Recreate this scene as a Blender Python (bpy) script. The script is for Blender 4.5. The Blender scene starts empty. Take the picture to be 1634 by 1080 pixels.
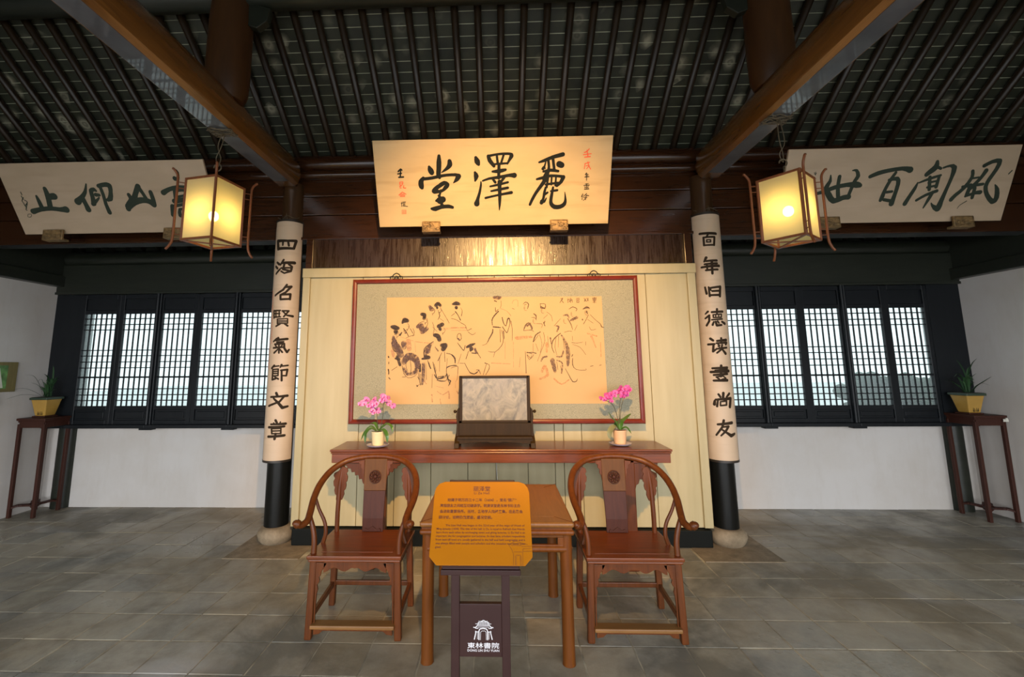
import bpy, math, random
from mathutils import Vector, Matrix
random.seed(7)
SC = bpy.context.scene
COL = SC.collection
PI = math.pi

# ------------------------------------------------------------------ camera
def set_camera():
    f, cx, cy, yaw, pitch, roll = 698.2766, 774.3899, 484.9949, -.0309, .1381, -.0069
    fwd = Vector((math.sin(yaw)*math.cos(pitch), math.cos(yaw)*math.cos(pitch), math.sin(pitch)))
    right = Vector((math.cos(yaw), -math.sin(yaw), 0)); up = right.cross(fwd)
    r2 = right*math.cos(roll)+up*math.sin(roll); u2 = -right*math.sin(roll)+up*math.cos(roll)
    cam = bpy.data.cameras.new('camera'); ob = bpy.data.objects.new('camera', cam); COL.objects.link(ob)
    m = Matrix((r2, u2, -fwd)).transposed().to_4x4(); m.translation = Vector((0, 0, 1.6)); ob.matrix_world = m
    cam.sensor_fit = 'HORIZONTAL'; cam.sensor_width = 36.0; cam.lens = f*36/1634
    cam.shift_x = (817-cx)/1634; cam.shift_y = (cy-540)/1634
    cam.clip_start = .02; cam.clip_end = 200
    SC.camera = ob
set_camera()

# ------------------------------------------------------------------ world, lights, exposure
SC.view_settings.view_transform = 'Standard'; SC.view_settings.look = 'None'
SC.view_settings.exposure = 0.0; SC.view_settings.gamma = 1.0; SC.view_settings.use_curve_mapping = False
W = bpy.data.worlds.new('overcast_sky'); SC.world = W; W.use_nodes = True
bg = W.node_tree.nodes['Background']; bg.inputs['Color'].default_value = (.93, .96, 1.0, 1); bg.inputs['Strength'].default_value = 7.5
try:
    SC.cycles.max_bounces = 8; SC.cycles.diffuse_bounces = 5; SC.cycles.glossy_bounces = 4
    SC.cycles.transparent_max_bounces = 12; SC.cycles.sample_clamp_indirect = 6.0
    SC.cycles.use_denoising = True
except Exception: pass
def light(name, kind, loc, energy, color, target=None, **kw):
    d = bpy.data.lights.new(name, kind); d.energy = energy; d.color = color
    for k, v in kw.items(): setattr(d, k, v)
    o = bpy.data.objects.new(name, d); COL.objects.link(o); o.location = loc
    if target is not None:
        o.rotation_euler = (Vector(target)-Vector(loc)).to_track_quat('-Z', 'Y').to_euler()
    return o
# daylight comes through the open front side of the hall (portal for the sky) and the lattice windows
po = light('front_opening_portal', 'AREA', (0, -2.15, 1.35), 1, (1, 1, 1), (0, 3, 1.35), shape='RECTANGLE', size=10.4, size_y=2.7)
po.data.cycles.is_portal = True
# two warm museum spots on the beam behind the viewer, trained on the painting and the name board
light('picture_spot', 'SPOT', (0.1, 0.15, 3.65), 1150, (1.0, .575, .21), (-.05, 4.1, 1.75), spot_size=math.radians(62), spot_blend=.75, shadow_soft_size=.035)
light('plaque_spot', 'SPOT', (0.0, 0.2, 3.55), 250, (1.0, .57, .21), (0.1, 4.0, 3.1), spot_size=math.radians(46), spot_blend=.9, shadow_soft_size=.05)

# ------------------------------------------------------------------ mesh helpers
class MB:
    def __init__(s): s.v = []; s.f = []; s.m = []; s.mi = 0
    def add(s, vs, fs):
        b = len(s.v); s.v += [tuple(p) for p in vs]; s.f += [tuple(i+b for i in f) for f in fs]; s.m += [s.mi]*len(fs); return s
    def box(s, x0, x1, y0, y1, z0, z1):
        return s.add([(x0,y0,z0),(x1,y0,z0),(x1,y1,z0),(x0,y1,z0),(x0,y0,z1),(x1,y0,z1),(x1,y1,z1),(x0,y1,z1)],
            [(0,3,2,1),(4,5,6,7),(0,1,5,4),(1,2,6,5),(2,3,7,6),(3,0,4,7)])
    def beam(s, p0, p1, w0, h0, w1=None, h1=None, side=None):
        w1 = w0 if w1 is None else w1; h1 = h0 if h1 is None else h1
        p0 = Vector(p0); p1 = Vector(p1); d = (p1-p0).normalized()
        a = Vector(side) if side else (Vector((1,0,0)) if abs(d.x) < .8 else Vector((0,1,0)))
        b = d.cross(a).normalized(); a = b.cross(d).normalized()
        vs = []
        for p, w, h in ((p0, w0, h0), (p1, w1, h1)):
            for i, j in ((-1,-1),(1,-1),(1,1),(-1,1)): vs.append(p+a*(i*w/2)+b*(j*h/2))
        return s.add(vs, [(0,3,2,1),(4,5,6,7),(0,1,5,4),(1,2,6,5),(2,3,7,6),(3,0,4,7)])
    def tube(s, pts, rad, n=10, caps=True, flat=1.0):
        pts = [Vector(p) for p in pts]; k = len(pts)
        if not hasattr(rad, '__len__'): rad = [rad]*k
        t = [(pts[min(i+1,k-1)]-pts[max(i-1,0)]).normalized() for i in range(k)]
        a = Vector((0,0,1)) if abs(t[0].z) < .9 else Vector((1,0,0))
        a = (a-t[0]*a.dot(t[0])).normalized(); vs = []
        for i in range(k):
            a = (a-t[i]*a.dot(t[i])).normalized(); b = t[i].cross(a)
            for j in range(n):
                an = 2*PI*j/n; vs.append(pts[i]+(a*math.cos(an)*flat+b*math.sin(an))*rad[i])
        fs = [(i*n+j, i*n+(j+1)%n, (i+1)*n+(j+1)%n, (i+1)*n+j) for i in range(k-1) for j in range(n)]
        if caps: fs += [tuple(range(n-1,-1,-1)), tuple((k-1)*n+j for j in range(n))]
        return s.add(vs, fs)
    def lathe(s, prof, n=24, c=(0,0,0), caps=True):
        k = len(prof)
        vs = [(c[0]+r*math.cos(2*PI*j/n), c[1]+r*math.sin(2*PI*j/n), c[2]+z) for r, z in prof for j in range(n)]
        fs = [(i*n+j, i*n+(j+1)%n, (i+1)*n+(j+1)%n, (i+1)*n+j) for i in range(k-1) for j in range(n)]
        if caps: fs += [tuple(range(n-1,-1,-1)), tuple((k-1)*n+j for j in range(n))]
        return s.add(vs, fs)
    def prism(s, poly, a0, a1, axis='y'):
        # poly in (x,z) extruded along y, in (y,z) along x, or (x,y) along z
        n = len(poly)
        f = {'y': lambda p, a: (p[0], a, p[1]), 'x': lambda p, a: (a, p[0], p[1]), 'z': lambda p, a: (p[0], p[1], a)}[axis]
        vs = [f(p, a0) for p in poly]+[f(p, a1) for p in poly]
        return s.add(vs, [tuple(range(n-1,-1,-1)), tuple(range(n,2*n))]+[(i,(i+1)%n,(i+1)%n+n,i+n) for i in range(n)])
    def band(s, top, bot, a0, a1, axis='y'):
        # strip between two profiles with equal counts (x,z), with thickness: handles curved aprons
        n = len(top)
        f = {'y': lambda p, a: (p[0], a, p[1]), 'x': lambda p, a: (a, p[0], p[1])}[axis]
        vs = [f(p,a0) for p in top]+[f(p,a0) for p in bot]+[f(p,a1) for p in top]+[f(p,a1) for p in bot]
        fs = []
        for i in range(n-1):
            fs += [(i,i+1,n+i+1,n+i),(2*n+i,3*n+i,3*n+i+1,2*n+i+1),(i,2*n+i,2*n+i+1,i+1),(n+i,n+i+1,3*n+i+1,3*n+i)]
        fs += [(0,n,3*n,2*n),(n-1,3*n-1,4*n-1,2*n-1)]
        return s.add(vs, fs)
    def sphere(s, c, r, n=10, k=6, sc=(1,1,1)):
        prof = [(max(1e-4,math.sin(PI*i/k)), -math.cos(PI*i/k)) for i in range(k+1)]
        vs = [(c[0]+sc[0]*r*a*math.cos(2*PI*j/n), c[1]+sc[1]*r*a*math.sin(2*PI*j/n), c[2]+sc[2]*r*z) for a, z in prof for j in range(n)]
        return s.add(vs, [(i*n+j, i*n+(j+1)%n, (i+1)*n+(j+1)%n, (i+1)*n+j) for i in range(k) for j in range(n)])
    def xf(s, M, start=0):
        for i in range(start, len(s.v)): s.v[i] = tuple(M @ Vector(s.v[i]))
        return s
    def mesh(s, name):
        me = bpy.data.meshes.new(name); me.from_pydata(s.v, [], s.f)
        if any(s.m): me.polygons.foreach_set('material_index', s.m)
        me.update(); return me
    def build(s, name, mat, parent=None, smooth=False, bevel=0, seg=2, kind=None, **props):
        me = s.mesh(name)
        for m in (mat if isinstance(mat, (list, tuple)) else [mat]): me.materials.append(m)
        return link(name, me, parent, smooth, bevel, seg, kind, **props)
def link(name, me, parent=None, smooth=False, bevel=0, seg=2, kind=None, **props):
    if smooth:
        me.polygons.foreach_set('use_smooth', [True]*len(me.polygons))
        if smooth != 'all':
            try: me.set_sharp_from_angle(angle=math.radians(smooth if smooth is not True and smooth > 1 else 40))
            except Exception: pass
    o = bpy.data.objects.new(name, me); COL.objects.link(o)
    if parent is not None: o.parent = parent
    if bevel:
        b = o.modifiers.new('bevel', 'BEVEL'); b.width = bevel; b.segments = seg; b.limit_method = 'ANGLE'; b.angle_limit = math.radians(40)
    if kind: o['kind'] = kind
    for k, v in props.items(): o[k] = v
    return o
def tag(o, label, cat, group=None):
    o['label'] = label; o['category'] = cat
    if group: o['group'] = group
    return o
def thing(name, loc, label, cat, rz=0, group=None):
    o = bpy.data.objects.new(name, None); COL.objects.link(o); o.empty_display_size = .1
    o.location = loc; o.rotation_euler = (0, 0, rz); return tag(o, label, cat, group)
def struct(name, loc=(0,0,0)):
    o = bpy.data.objects.new(name, None); COL.objects.link(o); o.location = loc; o['kind'] = 'structure'; return o
def copy_tree(o, parent=None):
    c = o.copy(); COL.objects.link(c); c.parent = parent
    for ch in list(o.children): copy_tree(ch, c)
    return c
def spline(pts, n=6):
    P = [Vector(p) for p in pts]; P = [P[0]*2-P[1]]+P+[P[-1]*2-P[-2]]; out = []
    for i in range(1, len(P)-2):
        for j in range(n):
            t = j/n; a, b, c, d = P[i-1:i+3]
            out.append(.5*((2*b)+(c-a)*t+(2*a-5*b+4*c-d)*t*t+(3*b-a-3*c+d)*t**3))
    out.append(P[-2]); return out
def lerp_list(v, n):
    return [v[min(int(i*(len(v)-1)/(n-1)), len(v)-2)]+(v[min(int(i*(len(v)-1)/(n-1)), len(v)-2)+1]-v[min(int(i*(len(v)-1)/(n-1)), len(v)-2)])*(i*(len(v)-1)/(n-1)-min(int(i*(len(v)-1)/(n-1)), len(v)-2)) for i in range(n)]

# ------------------------------------------------------------------ materials
def nmat(name):
    m = bpy.data.materials.new(name); m.use_nodes = True
    nt = m.node_tree; return m, nt, nt.nodes['Principled BSDF']
def N(nt, t, **kw):
    n = nt.nodes.new(t)
    for k, v in kw.items():
        if k in n.inputs: n.inputs[k].default_value = v
        else: setattr(n, k, v)
    return n
def ramp(nt, fac, stops):
    r = nt.nodes.new('ShaderNodeValToRGB'); e = r.color_ramp.elements
    e[0].position, e[0].color = stops[0][0], (*stops[0][1], 1); e[1].position, e[1].color = stops[-1][0], (*stops[-1][1], 1)
    for p, c in stops[1:-1]:
        x = e.new(p); x.color = (*c, 1)
    nt.links.new(fac, r.inputs[0]); return r.outputs[0]
def coords(nt, kind='Object', scale=(1,1,1)):
    mp = nt.nodes.new('ShaderNodeMapping'); mp.inputs['Scale'].default_value = scale
    if kind == 'Position': nt.links.new(nt.nodes.new('ShaderNodeNewGeometry').outputs['Position'], mp.inputs[0])
    else: nt.links.new(nt.nodes.new('ShaderNodeTexCoord').outputs[kind], mp.inputs[0])
    return mp.outputs[0]
def noise(nt, vec, scale=5, detail=4, rough=.5, dist=0):
    n = N(nt, 'ShaderNodeTexNoise', Scale=scale, Detail=detail, Roughness=rough, Distortion=dist); nt.links.new(vec, n.inputs['Vector']); return n.outputs['Fac']
def mix(nt, fac, a, b, mode='MIX'):
    m = nt.nodes.new('ShaderNodeMix'); m.data_type = 'RGBA'; m.blend_type = mode
    for sock, v in ((m.inputs[0], fac), (m.inputs[6], a), (m.inputs[7], b)):
        if hasattr(v, 'is_output'): nt.links.new(v, sock)
        else: sock.default_value = v if not isinstance(v, tuple) else (*v[:3], 1)
    return m.outputs[2]
def math_(nt, op, a, b=0.0, clamp=False):
    m = nt.nodes.new('ShaderNodeMath'); m.operation = op; m.use_clamp = clamp
    for s, v in ((m.inputs[0], a), (m.inputs[1], b)):
        if hasattr(v, 'is_output'): nt.links.new(v, s)
        else: s.default_value = v
    return m.outputs[0]
def bump(nt, bs, h, strength=.2, dist=.01):
    b = N(nt, 'ShaderNodeBump', Strength=strength, Distance=dist); nt.links.new(h, b.inputs['Height']); nt.links.new(b.outputs[0], bs.inputs['Normal'])
def plain(name, col, rough=.6, metal=0, coat=0, var=.12, scale=6, bmp=0):
    m, nt, b = nmat(name); v = coords(nt); f = noise(nt, v, scale)
    d = tuple(c*(1-var) for c in col); l = tuple(min(1, c*(1+var)) for c in col)
    nt.links.new(ramp(nt, f, [(.3, d), (.7, l)]), b.inputs['Base Color'])
    b.inputs['Roughness'].default_value = rough; b.inputs['Metallic'].default_value = metal; b.inputs['Coat Weight'].default_value = coat
    if bmp: bump(nt, b, noise(nt, v, scale*6), bmp, .004)
    return m
def wood(name, dark, light, rough=.35, coat=.2, scale=(14, 14, 1.2), kind='Object', bmp=.08, coatr=.2, spec=.35):
    m, nt, b = nmat(name); v = coords(nt, kind, scale)
    f = noise(nt, v, 3.2, 6, .6, .6); g = noise(nt, coords(nt, kind, (1.5, 1.5, 1.5)), 1.5, 2)
    c = ramp(nt, f, [(.28, dark), (.72, light)])
    nt.links.new(mix(nt, g, c, tuple(x*.62 for x in light), 'MIX'), b.inputs['Base Color'])
    b.inputs['Roughness'].default_value = rough; b.inputs['Coat Weight'].default_value = coat; b.inputs['Coat Roughness'].default_value = coatr; b.inputs['Specular IOR Level'].default_value = spec
    bump(nt, b, f, bmp, .003); return m
M = {}
M['redwood'] = wood('red_lacquered_wood', (.038, .009, .002), (.155, .042, .008), .38, .08, spec=.25)
M['redwood_x'] = wood('red_lacquered_wood_long', (.038, .009, .002), (.22, .05, .007), .28, .2, (1.2, 14, 14))
M['table_wood'] = wood('brown_table_wood', (.075, .019, .003), (.19, .056, .007), .42, .05, spec=.2)
M['table_top'] = wood('honey_table_top', (.16, .065, .015), (.28, .12, .03), .36, .08, (14, 1.5, 14), spec=.25)
M['splat'] = wood('purple_brown_splat', (.035, .009, .005), (.07, .02, .011), .5, 0, spec=.2)
M['splat_top'] = wood('yellow_brown_splat', (.07, .027, .006), (.13, .052, .012), .5, 0, spec=.2)
M['footrest'] = wood('worn_footrest_wood', (.14, .055, .012), (.28, .13, .036), .5, .02, (1.2, 14, 14))
M['screen_wood'] = wood('dark_olive_screen_wood', (.016, .008, .0015), (.042, .021, .005), .5, 0, spec=.15)
M['frame_wood'] = wood('mahogany_picture_frame', (.10, .008, .003), (.20, .022, .007), .32, .2, (6, 6, 6))
M['stand_wood'] = wood('dark_plant_stand_wood', (.03, .010, .006), (.065, .022, .014), .5, 0, spec=.2)
M['sign_wood'] = wood('plum_brown_sign_metal', (.026, .009, .008), (.042, .016, .013), .5, 0, (2, 2, 2), spec=.25)
M['lacquer'] = wood('dark_lacquered_beam', (.018, .006, .002), (.055, .019, .006), .26, .35, (1.0, 10, 10), 'Position', .05, .15)
M['beam'] = wood('brown_round_beam', (.05, .018, .004), (.20, .085, .018), .22, .8, (9, .7, 9), 'Position', .1, .14, .5)
M['post'] = wood('brown_short_post', (.03, .012, .003), (.075, .03, .008), .5, .03, (8, 8, 1), 'Position')
M['dark_beam'] = wood('green_black_beam', (.010, .013, .009), (.026, .029, .020), .38, .1, (1.2, 8, 8), 'Position')
M['rafter'] = wood('dark_rafter', (.007, .005, .002), (.030, .016, .006), .4, .05, (10, 1.0, 1.0), 'Position')
M['sash'] = wood('blue_black_window_wood', (.005, .0065, .0085), (.012, .0145, .017), .42, .04, (8, 8, 1.2), 'Position', spec=.22)
M['column'] = wood('black_column_lacquer', (.003, .004, .003), (.008, .008, .007), .3, .12, (8, 8, .6), 'Position', spec=.2)
M['column_top'] = wood('brown_column_head', (.03, .014, .006), (.075, .035, .013), .3, .3, (8, 8, .6), 'Position')
M['lantern_wood'] = wood('red_brown_lantern_wood', (.12, .034, .01), (.24, .075, .022), .45, .05)
def glossy_board():
    m, nt, b = nmat('streaky_lacquer_board'); v = coords(nt, 'Position', (22, 1, 1.6)); f = noise(nt, v, 2, 7, .7, .6); g = noise(nt, coords(nt, 'Position', (60, 1, 5)), 3, 4)
    nt.links.new(ramp(nt, f, [(.3, (.012, .004, .001)), (.7, (.034, .012, .003))]), b.inputs['Base Color'])
    nt.links.new(ramp(nt, f, [(.35, (.16,.16,.16)), (.65, (.42,.42,.42))]), b.inputs['Roughness']); b.inputs['Coat Weight'].default_value = .12; b.inputs['Coat Roughness'].default_value = .3; b.inputs['Specular IOR Level'].default_value = .45
    bump(nt, b, math_(nt, 'ADD', f, g), .16, .005); return m
M['gloss'] = glossy_board()
M['underside'] = plain('grey_worn_daylit_underside', (.07, .072, .08), .28, coat=.7, var=.3, scale=7)  # worn grey that also carries painted window light for the beam undersides
M['threshold'] = plain('black_threshold', (.004, .005, .004), .6)
M['threshold'].node_tree.nodes['Principled BSDF'].inputs['Specular IOR Level'].default_value = .15
M['ink'] = plain('black_ink', (.012, .014, .012), .6)
M['ink_green'] = plain('green_grey_lettering', (.035, .045, .032), .55)
M['ink_brown'] = plain('brown_black_lettering', (.03, .02, .012), .6)
for k_ in ('ink', 'ink_green', 'ink_brown'): M[k_].node_tree.nodes['Principled BSDF'].inputs['Specular IOR Level'].default_value = .08
M['red_ink'] = plain('vermilion_ink', (.62, .075, .02), .6)
M['print_brown'] = plain('sign_print', (.075, .008, .002), .6)
def ink_mat(name, left, right, lo, hi):
    # ink that gets paler towards the right end of the sheet, with dry-brush gaps
    m, nt, b = nmat(name); v = coords(nt); sx = nt.nodes.new('ShaderNodeSeparateXYZ'); nt.links.new(v, sx.inputs[0])
    c = ramp(nt, math_(nt, 'MULTIPLY', math_(nt, 'ADD', sx.outputs[0], 1.0), .5), [(.35, left), (.75, right)])
    nt.links.new(c, b.inputs['Base Color']); b.inputs['Roughness'].default_value = .8
    a = ramp(nt, noise(nt, v, 34, 5, .65), [(.36, (lo,)*3), (.62, (hi,)*3)]); nt.links.new(a, b.inputs['Alpha']); return m
M['sketch'] = ink_mat('painting_ink', (.045, .028, .022), (.13, .075, .035), .55, 1)
M['wash'] = ink_mat('painting_grey_wash', (.13, .075, .065), (.20, .115, .07), .12, .85)
M['tint'] = ink_mat('painting_pale_wash', (.52, .28, .15), (.60, .30, .13), .05, .6)
M['white_print'] = plain('white_print', (.62, .60, .62), .5)
M['bronze'] = plain('dark_bronze', (.03, .022, .012), .4, .6)
M['wire'] = plain('grey_brown_wire', (.09, .07, .04), .5, .2)
M['cord'] = plain('pale_cord', (.6, .58, .5), .6)
M['soil'] = plain('dark_soil', (.02, .014, .01), .9)
M['pot_cream'] = plain('cream_pot', (.66, .58, .36), .35, coat=.2)
M['pot_peach'] = plain('peach_pot', (.62, .40, .24), .4, coat=.2)
M['saucer'] = plain('lilac_white_saucer', (.52, .48, .56), .3, coat=.2)
M['pot_ochre'] = plain('ochre_glazed_pot', (.42, .24, .045), .4, coat=.2)
M['pot_rim'] = plain('dark_green_pot_rim', (.03, .05, .03), .4)
M['leaf'] = plain('orchid_leaf_green', (.045, .13, .02), .35, coat=.2, var=.3)
M['leaf_dark'] = plain('dark_blade_leaf', (.02, .06, .018), .45, var=.4)
M['leaf_grey'] = plain('grey_green_old_leaf', (.18, .19, .09), .5, var=.2)
M['petal'] = plain('pink_orchid_petal', (.72, .22, .50), .5, var=.25, scale=40)
M['petal2'] = plain('magenta_orchid_petal', (.66, .09, .36), .5, var=.25, scale=40)
M['lip'] = plain('purple_orchid_lip', (.42, .02, .2), .5)
M['stem'] = plain('brown_orchid_stem', (.06, .05, .02), .6)
M['bulb_socket'] = plain('brass_socket', (.4, .25, .08), .3, .8)

def plaster():
    m, nt, b = nmat('white_plaster'); v = coords(nt, 'Position')
    f = noise(nt, v, .9, 5, .6); g = noise(nt, coords(nt, 'Position', (3, 3, .7)), 2, 6, .7)
    c = ramp(nt, f, [(.25, (.50, .45, .395)), (.6, (.58, .55, .52))])
    nt.links.new(mix(nt, ramp(nt, g, [(.5, (0,0,0)), (.9, (.35,.35,.35))]), c, (.40, .34, .27)), b.inputs['Base Color'])
    b.inputs['Roughness'].default_value = .75; bump(nt, b, noise(nt, v, 14, 6), .12, .01); return m
M['plaster'] = plaster()
def stone_floor():
    m, nt, b = nmat('worn_grey_paving_tile'); v = coords(nt, 'Position')
    oi = nt.nodes.new('ShaderNodeObjectInfo')
    base = ramp(nt, oi.outputs['Random'], [(0, (.17, .158, .125)), (.25, (.28, .255, .195)), (.5, (.20, .198, .175)), (.75, (.33, .29, .215)), (1, (.18, .18, .165))])
    n1 = noise(nt, v, 1.3, 6, .62, .4); n2 = noise(nt, v, 7, 8, .7); n3 = noise(nt, coords(nt, 'Position', (1, 1.6, 1)), .9, 3, .5)
    c1 = mix(nt, ramp(nt, n2, [(.35, (0,0,0)), (.75, (.6,.6,.6))]), base, (.47, .44, .36))
    c2 = mix(nt, ramp(nt, n1, [(.46, (0,0,0)), (.6, (.75,.75,.75))]), c1, (.105, .10, .082))
    c3 = mix(nt, ramp(nt, n3, [(.60, (0,0,0)), (.70, (.7,.7,.7))]), c2, (.46, .46, .46))  # pale patches: scuffs, plus window glints painted into the colour
    n4 = noise(nt, coords(nt, 'Position', (1, 1.3, 1)), .55, 4, .6, .5)
    c3 = mix(nt, ramp(nt, n4, [(.42, (0,0,0)), (.62, (.7,.7,.7))]), c3, mix(nt, .6, c3, (.35, .25, .12)))
    nt.links.new(c3, b.inputs['Base Color'])
    nt.links.new(ramp(nt, n1, [(.35, (.26,.26,.26)), (.65, (.6,.6,.6))]), b.inputs['Roughness'])
    bump(nt, b, math_(nt, 'ADD', n2, math_(nt, 'MULTIPLY', n1, 1.5)), .35, .008); return m
M['tile'] = stone_floor()
M['grout'] = plain('sandy_grout', (.34, .30, .215), .9, scale=7, var=.55)
def brick_mat():
    m, nt, b = nmat('dark_roof_brick_with_salt_stains'); v = coords(nt, 'Position')
    oi = nt.nodes.new('ShaderNodeObjectInfo')
    base = ramp(nt, noise(nt, v, 6, 3), [(.3, (.009, .011, .005)), (.7, (.024, .027, .013))])
    vo = N(nt, 'ShaderNodeTexVoronoi', Scale=6.5, Randomness=1.0); nt.links.new(v, vo.inputs['Vector'])
    dist = math_(nt, 'ADD', vo.outputs['Distance'], math_(nt, 'MULTIPLY', math_(nt, 'SUBTRACT', noise(nt, v, 22, 4), .5), .22))
    spot = ramp(nt, dist, [(0, (.8,.8,.8)), (.13, (.3,.3,.3)), (.22, (.8,.8,.8)), (.36, (.25,.25,.25)), (.56, (0,0,0))])
    sel = N(nt, 'ShaderNodeSeparateColor'); nt.links.new(vo.outputs['Color'], sel.inputs[0])
    pick = ramp(nt, sel.outputs[0], [(.56, (0,0,0)), (.64, (1,1,1))])
    reg = ramp(nt, noise(nt, v, .8, 2), [(.40, (.1,.1,.1)), (.60, (1,1,1))])
    fac = mix(nt, 1.0, mix(nt, 1.0, spot, pick, 'MULTIPLY'), reg, 'MULTIPLY')
    nt.links.new(mix(nt, fac, base, (.30, .28, .20)), b.inputs['Base Color'])
    b.inputs['Roughness'].default_value = .6; return m
M['brick'] = brick_mat()
M['mortar'] = plain('pale_roof_mortar', (.34, .35, .25), .9)
def paint_cream():
    m, nt, b = nmat('cream_painted_boards'); v = coords(nt, 'Position', (6, 6, .6))
    f = noise(nt, v, 2, 5); nt.links.new(ramp(nt, f, [(.3, (.385, .325, .175)), (.7, (.44, .375, .215))]), b.inputs['Base Color'])
    b.inputs['Roughness'].default_value = .42; bump(nt, b, f, .05, .003); return m
M['cream'] = paint_cream()
def board_mat(name, a, b2, streak):
    m, nt, b = nmat(name); f = noise(nt, coords(nt, 'Object', (.6, 1, 7)), 2.4, 5); g = noise(nt, coords(nt, 'Object', (1, 1, 3)), 3, 3)
    c = ramp(nt, g, [(.3, a), (.7, b2)])
    nt.links.new(mix(nt, ramp(nt, f, [(.56, (0,0,0)), (.72, (.5,.5,.5))]), c, streak), b.inputs['Base Color'])
    b.inputs['Roughness'].default_value = .5; return m
M['plaque'] = board_mat('ivory_name_board', (.49, .345, .16), (.54, .385, .185), (.37, .25, .095))
M['plaque_side'] = board_mat('beige_name_board', (.41, .305, .20), (.455, .34, .23), (.37, .27, .175))
M['couplet'] = board_mat('cream_couplet_board', (.52, .39, .27), (.57, .435, .305), (.45, .33, .22))
M['couplet_edge'] = plain('dark_couplet_edge', (.025, .018, .012), .4)
M['paper'] = plain('painting_paper', (.50, .32, .145), .8, var=.04, scale=3)
def silk():
    m, nt, b = nmat('grey_silk_mount'); v = coords(nt, 'Object')
    vo = N(nt, 'ShaderNodeTexVoronoi', Scale=75.0, feature='DISTANCE_TO_EDGE'); nt.links.new(v, vo.inputs['Vector'])
    f = ramp(nt, vo.outputs['Distance'], [(.04, (.17, .16, .10)), (.16, (.31, .285, .19))])
    nt.links.new(mix(nt, noise(nt, v, 2, 2), f, (.26, .24, .155)), b.inputs['Base Color']); b.inputs['Roughness'].default_value = .6; return m
M['silk'] = silk()
def marble():
    m, nt, b = nmat('clouded_dream_stone'); v = coords(nt, 'Object', (1, 1, .7))
    f = noise(nt, v, 9, 8, .65, 1.8); g = noise(nt, v, 3.5, 5, .6, 1.2)
    c = ramp(nt, f, [(.30, (.06, .05, .033)), (.48, (.19, .152, .09)), (.7, (.34, .27, .165))])
    nt.links.new(mix(nt, ramp(nt, g, [(.4, (0,0,0)), (.7, (.75,.75,.75))]), c, (.29, .23, .155)), b.inputs['Base Color'])
    b.inputs['Roughness'].default_value = .25; return m
M['marble'] = marble()
def drum_stone():
    m, nt, b = nmat('beige_drum_stone'); v = coords(nt, 'Position'); f = noise(nt, v, 9, 8, .7)
    nt.links.new(ramp(nt, f, [(.3, (.15, .115, .07)), (.7, (.32, .25, .165))]), b.inputs['Base Color'])
    b.inputs['Roughness'].default_value = .8; bump(nt, b, f, .5, .01); return m
M['drum'] = drum_stone()
def lantern_paper():
    m, nt, b = nmat('lantern_paper'); out = nt.nodes['Material Output']; nt.nodes.remove(b)
    d = N(nt, 'ShaderNodeBsdfDiffuse'); d.inputs[0].default_value = (.42, .45, .36, 1)
    t = N(nt, 'ShaderNodeBsdfTranslucent'); t.inputs[0].default_value = (.86, .78, .42, 1)
    tr = N(nt, 'ShaderNodeBsdfTransparent'); tr.inputs[0].default_value = (1, .93, .75, 1)
    m1 = N(nt, 'ShaderNodeMixShader'); m1.inputs[0].default_value = .62; nt.links.new(d.outputs[0], m1.inputs[1]); nt.links.new(t.outputs[0], m1.inputs[2])
    m2 = N(nt, 'ShaderNodeMixShader'); m2.inputs[0].default_value = .10; nt.links.new(m1.outputs[0], m2.inputs[1]); nt.links.new(tr.outputs[0], m2.inputs[2])
    nt.links.new(m2.outputs[0], out.inputs[0]); return m
M['lpaper'] = lantern_paper()
def pane_mat():
    m, nt, b = nmat('tinted_window_pane'); out = nt.nodes['Material Output']; nt.nodes.remove(b)
    t = N(nt, 'ShaderNodeBsdfTranslucent'); t.inputs[0].default_value = (.20, .24, .235, 1)
    tr = N(nt, 'ShaderNodeBsdfTransparent'); tr.inputs[0].default_value = (.155, .178, .174, 1)
    g = N(nt, 'ShaderNodeBsdfGlossy', Roughness=.25); g.inputs[0].default_value = (.8, .85, .9, 1)
    m1 = N(nt, 'ShaderNodeMixShader'); m1.inputs[0].default_value = .8; nt.links.new(t.outputs[0], m1.inputs[1]); nt.links.new(tr.outputs[0], m1.inputs[2])
    m2 = N(nt, 'ShaderNodeMixShader'); m2.inputs[0].default_value = .04; nt.links.new(m1.outputs[0], m2.inputs[1]); nt.links.new(g.outputs[0], m2.inputs[2])
    nt.links.new(m2.outputs[0], out.inputs[0]); return m
M['pane'] = pane_mat()
def emit(name, col, s):
    m, nt, b = nmat(name); b.inputs['Base Color'].default_value = (*col, 1); b.inputs['Emission Color'].default_value = (*col, 1); b.inputs['Emission Strength'].default_value = s; return m
M['bulb'] = emit('lit_bulb', (1.0, .66, .22), 64)
def sign_mat():
    m, nt, b = nmat('amber_sign_board'); f = noise(nt, coords(nt, 'Object', (1, 1, 1)), 2.5, 3)
    nt.links.new(ramp(nt, f, [(.3, (.30, .098, .001)), (.7, (.36, .122, .001))]), b.inputs['Base Color']); b.inputs['Roughness'].default_value = .45; b.inputs['Specular IOR Level'].default_value = .12; return m
M['sign'] = sign_mat()
M['gilt'] = plain('tarnished_gilt_carving', (.20, .125, .05), .5, .3, var=.5, scale=25)
M['hedge'] = plain('outdoor_hedge_green', (.02, .05, .02), .7, var=.5, scale=20)
M['paving'] = plain('outdoor_paving', (.34, .35, .35), .9)
M['gravel'] = plain('white_garden_gravel', (.66, .69, .68), .9)
M['poster'] = plain('green_picture_print', (.10, .22, .06), .5, var=.6, scale=14)
M['poster_frame'] = wood('tan_picture_board', (.13, .10, .03), (.24, .19, .07), .5, 0)

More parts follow.
